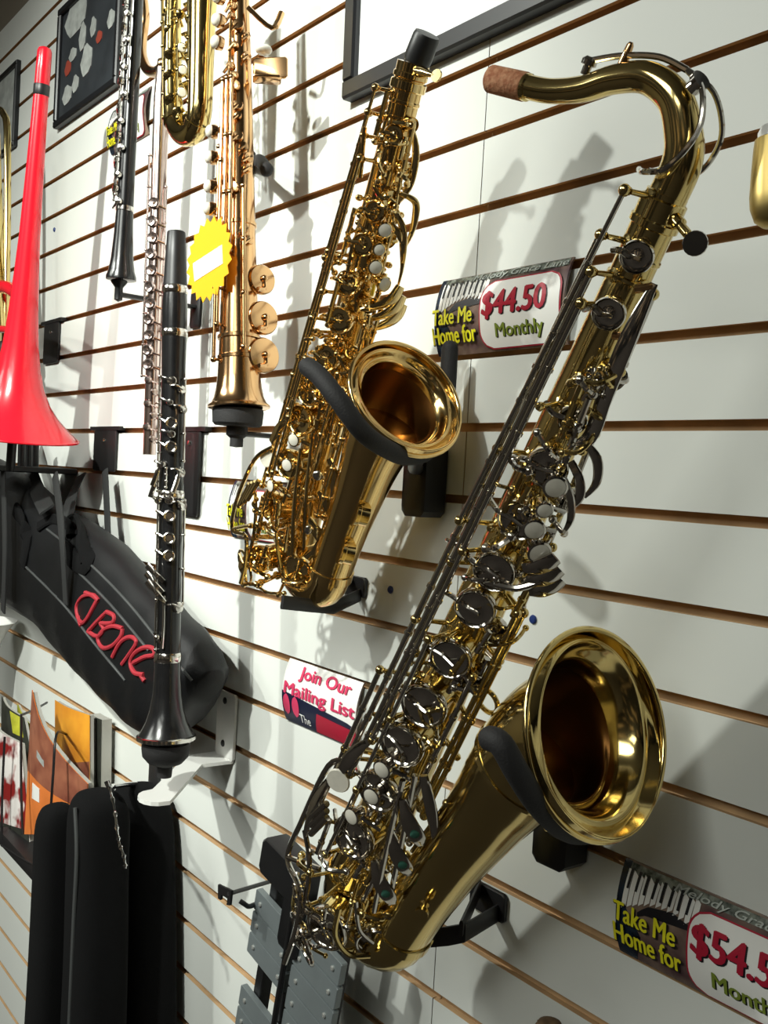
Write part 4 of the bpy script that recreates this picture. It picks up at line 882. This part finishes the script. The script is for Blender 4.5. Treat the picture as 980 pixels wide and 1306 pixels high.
# ------------------------------------------------------------------ signs
def text_mesh(s, bold=.03):
    cu = bpy.data.curves.new('tmp','FONT'); cu.body = s; cu.size = 1.0; cu.offset = bold; cu.resolution_u = 3; cu.fill_mode = 'FRONT'
    o = bpy.data.objects.new('tmp', cu); scene.collection.objects.link(o); bpy.context.view_layer.update()
    me = o.to_mesh(); vs = [(v.co.x,v.co.y) for v in me.vertices]; fs = [tuple(p.vertices) for p in me.polygons]
    o.to_mesh_clear(); bpy.data.objects.remove(o); bpy.data.curves.remove(cu)
    x0, x1 = min(v[0] for v in vs), max(v[0] for v in vs); y0, y1 = min(v[1] for v in vs), max(v[1] for v in vs)
    return [((x-x0)/(x1-x0),(y-y0)/(y1-y0)) for x,y in vs], fs
class Sign:
    def __init__(s, X, Z, Wd, H, label, bulge=.010, name='price_sign', group=None):
        s.X, s.Z, s.Wd, s.H, s.b = X, Z, Wd, H, bulge
        s.t = thing(name, label, 'sign', (X+Wd/2,0,Z-H), group)
        mb = MB(); n = 14; rg = []
        for i in range(n+1): 
            v = i/n; a, b = s.p(0,v), s.p(1,v); rg.append([a,b,b+V((0,.002,0)),a+V((0,.002,0))])
        mb.rings(rg); s.card = mb.build('holder_card','photo',s.t)
        s.lay = 0
    def p(s, u, v, off=0.0): return V((s.X+u*s.Wd, -.0022-s.b*math.sin(PI*min(1,max(0,v)))**.8-off, s.Z-s.H+v*s.H))
    def poly(s, pts, mt, name, lay, parent=None):
        """filled outline in sign coordinates, cut into strips so it follows the curve"""
        vs = [v for u,v in pts]; v0, v1 = min(vs), max(vs); n = max(2,int((v1-v0)*24)); mb = MB(); rows = []
        for i in range(n+1):
            v = lerp(v0,v1,min(max(i/n,1e-4),1-1e-4)); xs = []
            for (a,b),(c,d) in zip(pts,pts[1:]+pts[:1]):
                if (b-v)*(d-v) < 0: xs.append(a+(c-a)*(v-b)/(d-b))
            if len(xs) >= 2: rows.append((v,min(xs),max(xs)))
        V_ = []; F_ = []
        for v,a,b in rows: V_ += [s.p(a,v,.0004*lay), s.p(b,v,.0004*lay)]
        for i in range(len(rows)-1): F_.append((2*i,2*i+1,2*i+3,2*i+2))
        mb.add(V_,F_); return mb.build(name, mt, parent or s.card)
    def text(s, body, u0, v0, u1, v1, mt, lay=4, bold=.03, shear=0.0, name='lettering'):
        vs, fs = text_mesh(body, 0.0); mb = MB()
        for k in ((-1,0),(1,0),(0,-1),(0,1)) if bold else ((0,0),):     # heavy strokes: four slightly shifted impressions
            mb.add([s.p(u0+(u1-u0)*x+shear*y+k[0]*bold*.11, v0+(v1-v0)*y+k[1]*bold*.13, .0004*lay+.00005*(k[0]+2*k[1])) for x,y in vs], fs)
        return mb.build(name, mt, s.card, smooth=False)
def rrect(u0,v0,u1,v1,ru,rv,n=6):
    o = []
    for cu_,cv_,a0 in ((u1-ru,v1-rv,0),(u0+ru,v1-rv,90),(u0+ru,v0+rv,180),(u1-ru,v0+rv,270)):
        for i in range(n+1): a = math.radians(a0+90*i/n); o.append((cu_+ru*math.cos(a),cv_+rv*math.sin(a)))
    return o
def price_sign(X, Z, Wd, label, price, H=.082):
    s = Sign(X, Z, Wd, H, label)
    s.poly([(0,0),(1,0),(1,.999),(0,1)],'photo','photo_print',1)
    s.poly([(0,0),(.10,0),(.14,.30),(.05,.55),(.04,1),(0,1)],'photo_dark','photo_print',2)
    s.poly([(.04,.90),(.99,.90),(.99,.99),(.04,.99)],'photo_grey','photo_print',2)
    for i in range(13):
        u = .03+i*.030; v = .52+.16*math.sin(i/12*PI*.8); s.poly([(u,v),(u+.024,v+.01),(u+.034,.93-.004*i),(u+.006,.93)],'paper','piano_key',3)
    for i in range(8):
        u = .045+i*.045; s.poly([(u,.74),(u+.013,.74),(u+.020,.94),(u+.004,.94)],'ink','piano_key',4)
    s.poly([(.12,.50),(.20,.60),(.30,.63),(.38,.58),(.40,.64),(.30,.70),(.18,.66),(.12,.56)],'ink','photo_print',3)
    s.poly(rrect(.385,.02,.985,.86,.09,.22),'crimson','panel_border',5)
    s.poly(rrect(.395,.035,.975,.845,.085,.21),'paper','white_panel',6)
    if price: s.text(price,.422,.375,.888,.715,'ink',7,.06); s.text(price,.414,.387,.880,.727,'crimson',8,.06)
    s.text('Monthly',.52,.10,.87,.31,'ink',7,.03); s.text('Monthly',.515,.108,.865,.32,'green_ink',8,.025)
    s.text('Take Me',-.005,.372,.335,.575,'ink',7,.055); s.text('Take Me',-.005,.385,.33,.585,'yellow',8,.03)
    s.text('Home for',-.005,.127,.365,.345,'ink',7,.055); s.text('Home for',-.005,.14,.36,.355,'yellow',8,.03)
    s.text('Melody Grace Lane',.28,.885,.98,.985,'script_ink',6,-.004,.02)
    return s
price_sign(-.820,-.146+FH,.186,'curved price sign reading $44.50 Monthly, between the two large saxophones','$44.50')
price_sign(-.529,-.681+FH,.188,'curved price sign reading $54.50 Monthly at lower right','$54.50')
q_ = at(303,613,0); price_sign(q_.x,q_.z,.14,'curved sign mostly hidden behind the gold alto saxophone keys','')
q_ = at(147,142,0); price_sign(q_.x,q_.z,.165,'small curved sign hidden behind the oboe at upper left','')
s = Sign(-1.088,-.607+FH,.165,.082,'white and navy curved sign reading Join Our Mailing List',name='mailing_list_sign')
s.poly([(0,0),(1,0),(1,.999),(0,.999)],'paper','white_print',1); s.poly([(0,0),(1,0),(1,.36),(0,.50)],'navy','navy_print',2)
s.poly([(.45,.02),(1,.02),(1,.30),(.50,.33)],'crimson','red_print',3)
for u in (.07,.20): s.poly([(u+.05*math.cos(2*PI*i/20),.30+.17*math.sin(2*PI*i/20)) for i in range(20)],'pink','red_print',4)
s.text('Join Our',.22,.72,.90,.95,'pink',5,.06); s.text('Mailing List',.04,.42,.99,.66,'pink',5,.06); s.text('The',.25,.08,.40,.22,'paper',5,.0)

# ------------------------------------------------------------------ framed things
def framed(name, label, cat, x0, x1, z0, z1, bw, depth, pic, tilt=0.0, bevel=None):
    t = thing(name, label, cat, ((x0+x1)/2,0,z0))
    def q(x,z,y): return V((x,y-depth*0-(z-z0)*tilt,z))
    bars = (((x0,z0),(x1,z0+bw)),((x0,z1-bw),(x1,z1)),((x0,z0+bw),(x0+bw,z1-bw)),((x1-bw,z0+bw),(x1,z1-bw))); mb = MB()
    for (a,b),(c,d) in bars:
        mb.rings([[q(a,b,-.001),q(c,b,-.001),q(c,d,-.001),q(a,d,-.001)],[q(a,b,-depth*.8),q(c,b,-depth*.8),q(c,d,-depth*.8),q(a,d,-depth*.8)],[q(a+.002,b+.002,-depth),q(c-.002,b+.002,-depth),q(c-.002,d-.002,-depth),q(a+.002,d-.002,-depth)]])
    mb.build('frame','frame',t,smooth=False)
    mb = MB(); mb.prism([q(x0+bw*.9,z0+bw*.9,-depth*.45),q(x1-bw*.9,z0+bw*.9,-depth*.45),q(x1-bw*.9,z1-bw*.9,-depth*.45),q(x0+bw*.9,z1-bw*.9,-depth*.45)],(0,depth*.3,0)); p = mb.build('picture',pic,t,smooth=False)
    return t, p, q
a, b = at(440,126,-.012), at(747,0,-.012)
t, p, q = framed('framed_poster','white poster in a black frame at top above the alto saxophone','picture', a.x, b.x+.62, a.z-.002, a.z+.50, .021, .018, 'poster', .02)
a, b = at(70,158,-.01), at(144,118,-.01)
t, p, q = framed('framed_photo','framed dark photo collage at upper left beside the oboe','picture', a.x, b.x+.018, (a.z+b.z)/2, (a.z+b.z)/2+.245, .014, .015, 'collage')
rnd = random.Random(5); x0, x1, z0 = a.x+.02, b.x-.01, (a.z+b.z)/2+.02; y0 = -.0078
def blob(cx, cz, rx, rz, mt):
    mb = MB(); mb.prism([V((cx+rx*math.cos(i*PI/6)*(1+.15*math.sin(i*2.3)),y0,cz+rz*math.sin(i*PI/6)*(1+.12*math.cos(i*1.7)))) for i in range(12)],(0,.0012,0)); mb.build('photo_patch',mt,p,smooth=False)
w_ = x1-x0
for fx,fz,rx,rz,mt in ((.14,.035,.09,.020,'blob'),(.30,.045,.06,.018,'blob'),(.50,.075,.10,.032,'blob'),(.40,.13,.06,.030,'blob'),(.22,.11,.07,.014,'blob'),(.13,.09,.06,.016,'blob_red'),(.60,.13,.05,.020,'blob'),(.92,.115,.06,.018,'blob'),(.72,.10,.05,.012,'blob_red'),(.25,.185,.20,.040,'blob'),(.75,.19,.10,.02,'blob')): blob(x0+fx*w_, z0+fz, rx*w_, rz, mt)
a = at(17,185,-.01); b = at(19,78,-.01)
t, p, q = framed('framed_photo','grey picture with a dark frame cut off by the left picture edge','picture', a.x-.30, a.x, a.z, b.z, .010, .012, 'blob')

# ------------------------------------------------------------------ small things
for lab,(x,y) in (('small blue plug in the wall right of the alto saxophone bow',(499,752)),('small blue plug in the wall above the tenor saxophone bell',(681,790)),('tiny blue plug in the wall right of the red trombone',(70,293))):
    c = at(x,y,0); mb = MB(); mb.lathe([(.0042,0),(.0046,.0012),(.0036,.0026),(0,.0030)], c, (0,-1,0), 16); single('wall_plug', mb, 'blue', lab, 'plug')
# brass tube end entering at the right edge
t = thing('brass_mouthpiece_cap', 'matte brass rounded tube end entering at the right picture edge', 'instrument part', at(984,290,-.17))
a, b = at(984,176,-.17), at(985,290,-.17); d = b-a; L_ = d.length; r_ = 27/pxm(a)
mb = MB(); mb.lathe([(r_*.55,.004),(r_*.62,0),(r_*.74,.001),(r_*.80,.006),(r_*.90,L_*.35),(r_*1.0,L_*.65),(r_*.98,L_*.78),(r_*.80,L_*.92),(r_*.45,L_*.99),(0,L_)], a, d, 36); mb.build('shell','straw',t)
mb = MB(); mb.lathe([(r_*.60,.001),(r_*.60,-.003),(r_*.45,-.007),(0,-.008)], a, d, 28); mb.build('white_tip','white_plastic',t)
q_ = a+d*.55; mb = MB(); mb.tube([q_+V((0,r_*.6,0)), V((q_.x,-.001,q_.z))], .005, 12); mb.build('wall_peg','metal_black',t)
# white bell flare at the left edge under the gig bag
c = at(-24,792,-.088); mb = MB(); mb.lathe([(.0755,0),(.066,-.008),(.055,-.022),(.044,-.045),(.036,-.08),(.031,-.12),(.0295,-.12),(.0345,-.079),(.0425,-.044),(.0535,-.021),(.0645,-.007),(.074,.001),(.0755,0)], c, V((0,0,1)), 48, cap=False)
single('white_bell', mb, 'white_plastic', 'white plastic bell flare at left edge below the gig bag', 'trombone')
# brown fuzzy thing at the bottom edge
c = at(700,1328,-.05); mb = MB(); rnd = random.Random(2)
mb.lathe([(.004,.020),(.010,.017),(.015,.008),(.016,-.004),(.014,-.03),(.013,-.06)], c, (0,0,1), 22)
for i in range(60):
    a_ = rnd.random()*6.28; e_ = rnd.random()*1.5; n_ = V((math.cos(a_)*math.cos(e_),math.sin(a_)*math.cos(e_),math.sin(e_))); p_ = c+n_*.0145; mb.tube([p_,p_+n_*.005+V((0,0,-.001))],[.0009,.0002],5)
mb.tube([c+V((0,.010,-.045)), V((c.x,-.001,c.z-.045))], .004, 10)
single('brush_head', mb, 'brown_fuzz', 'brown bristly tip peeking in at the bottom picture edge', 'brush')

GROUPS = {'music_book': 'music books in the wire rack', 'price_sign': 'curved price signs on the wall', 'wall_plug': 'blue plugs in the wall', 'hanger_plate': 'black slatwall plates',
          'soft_case': 'black soft cases hanging together', 'bell_holder': 'padded saxophone yokes', 'bow_rest': 'strap brackets under the saxophones', 'framed_photo': 'framed pictures at upper left'}
for o in bpy.data.objects:
    if o.parent is None and 'label' in o and o.name.split('.')[0] in GROUPS: o['group'] = GROUPS[o.name.split('.')[0]]
for o in bpy.data.objects:
    if '_o' in o: del o['_o']
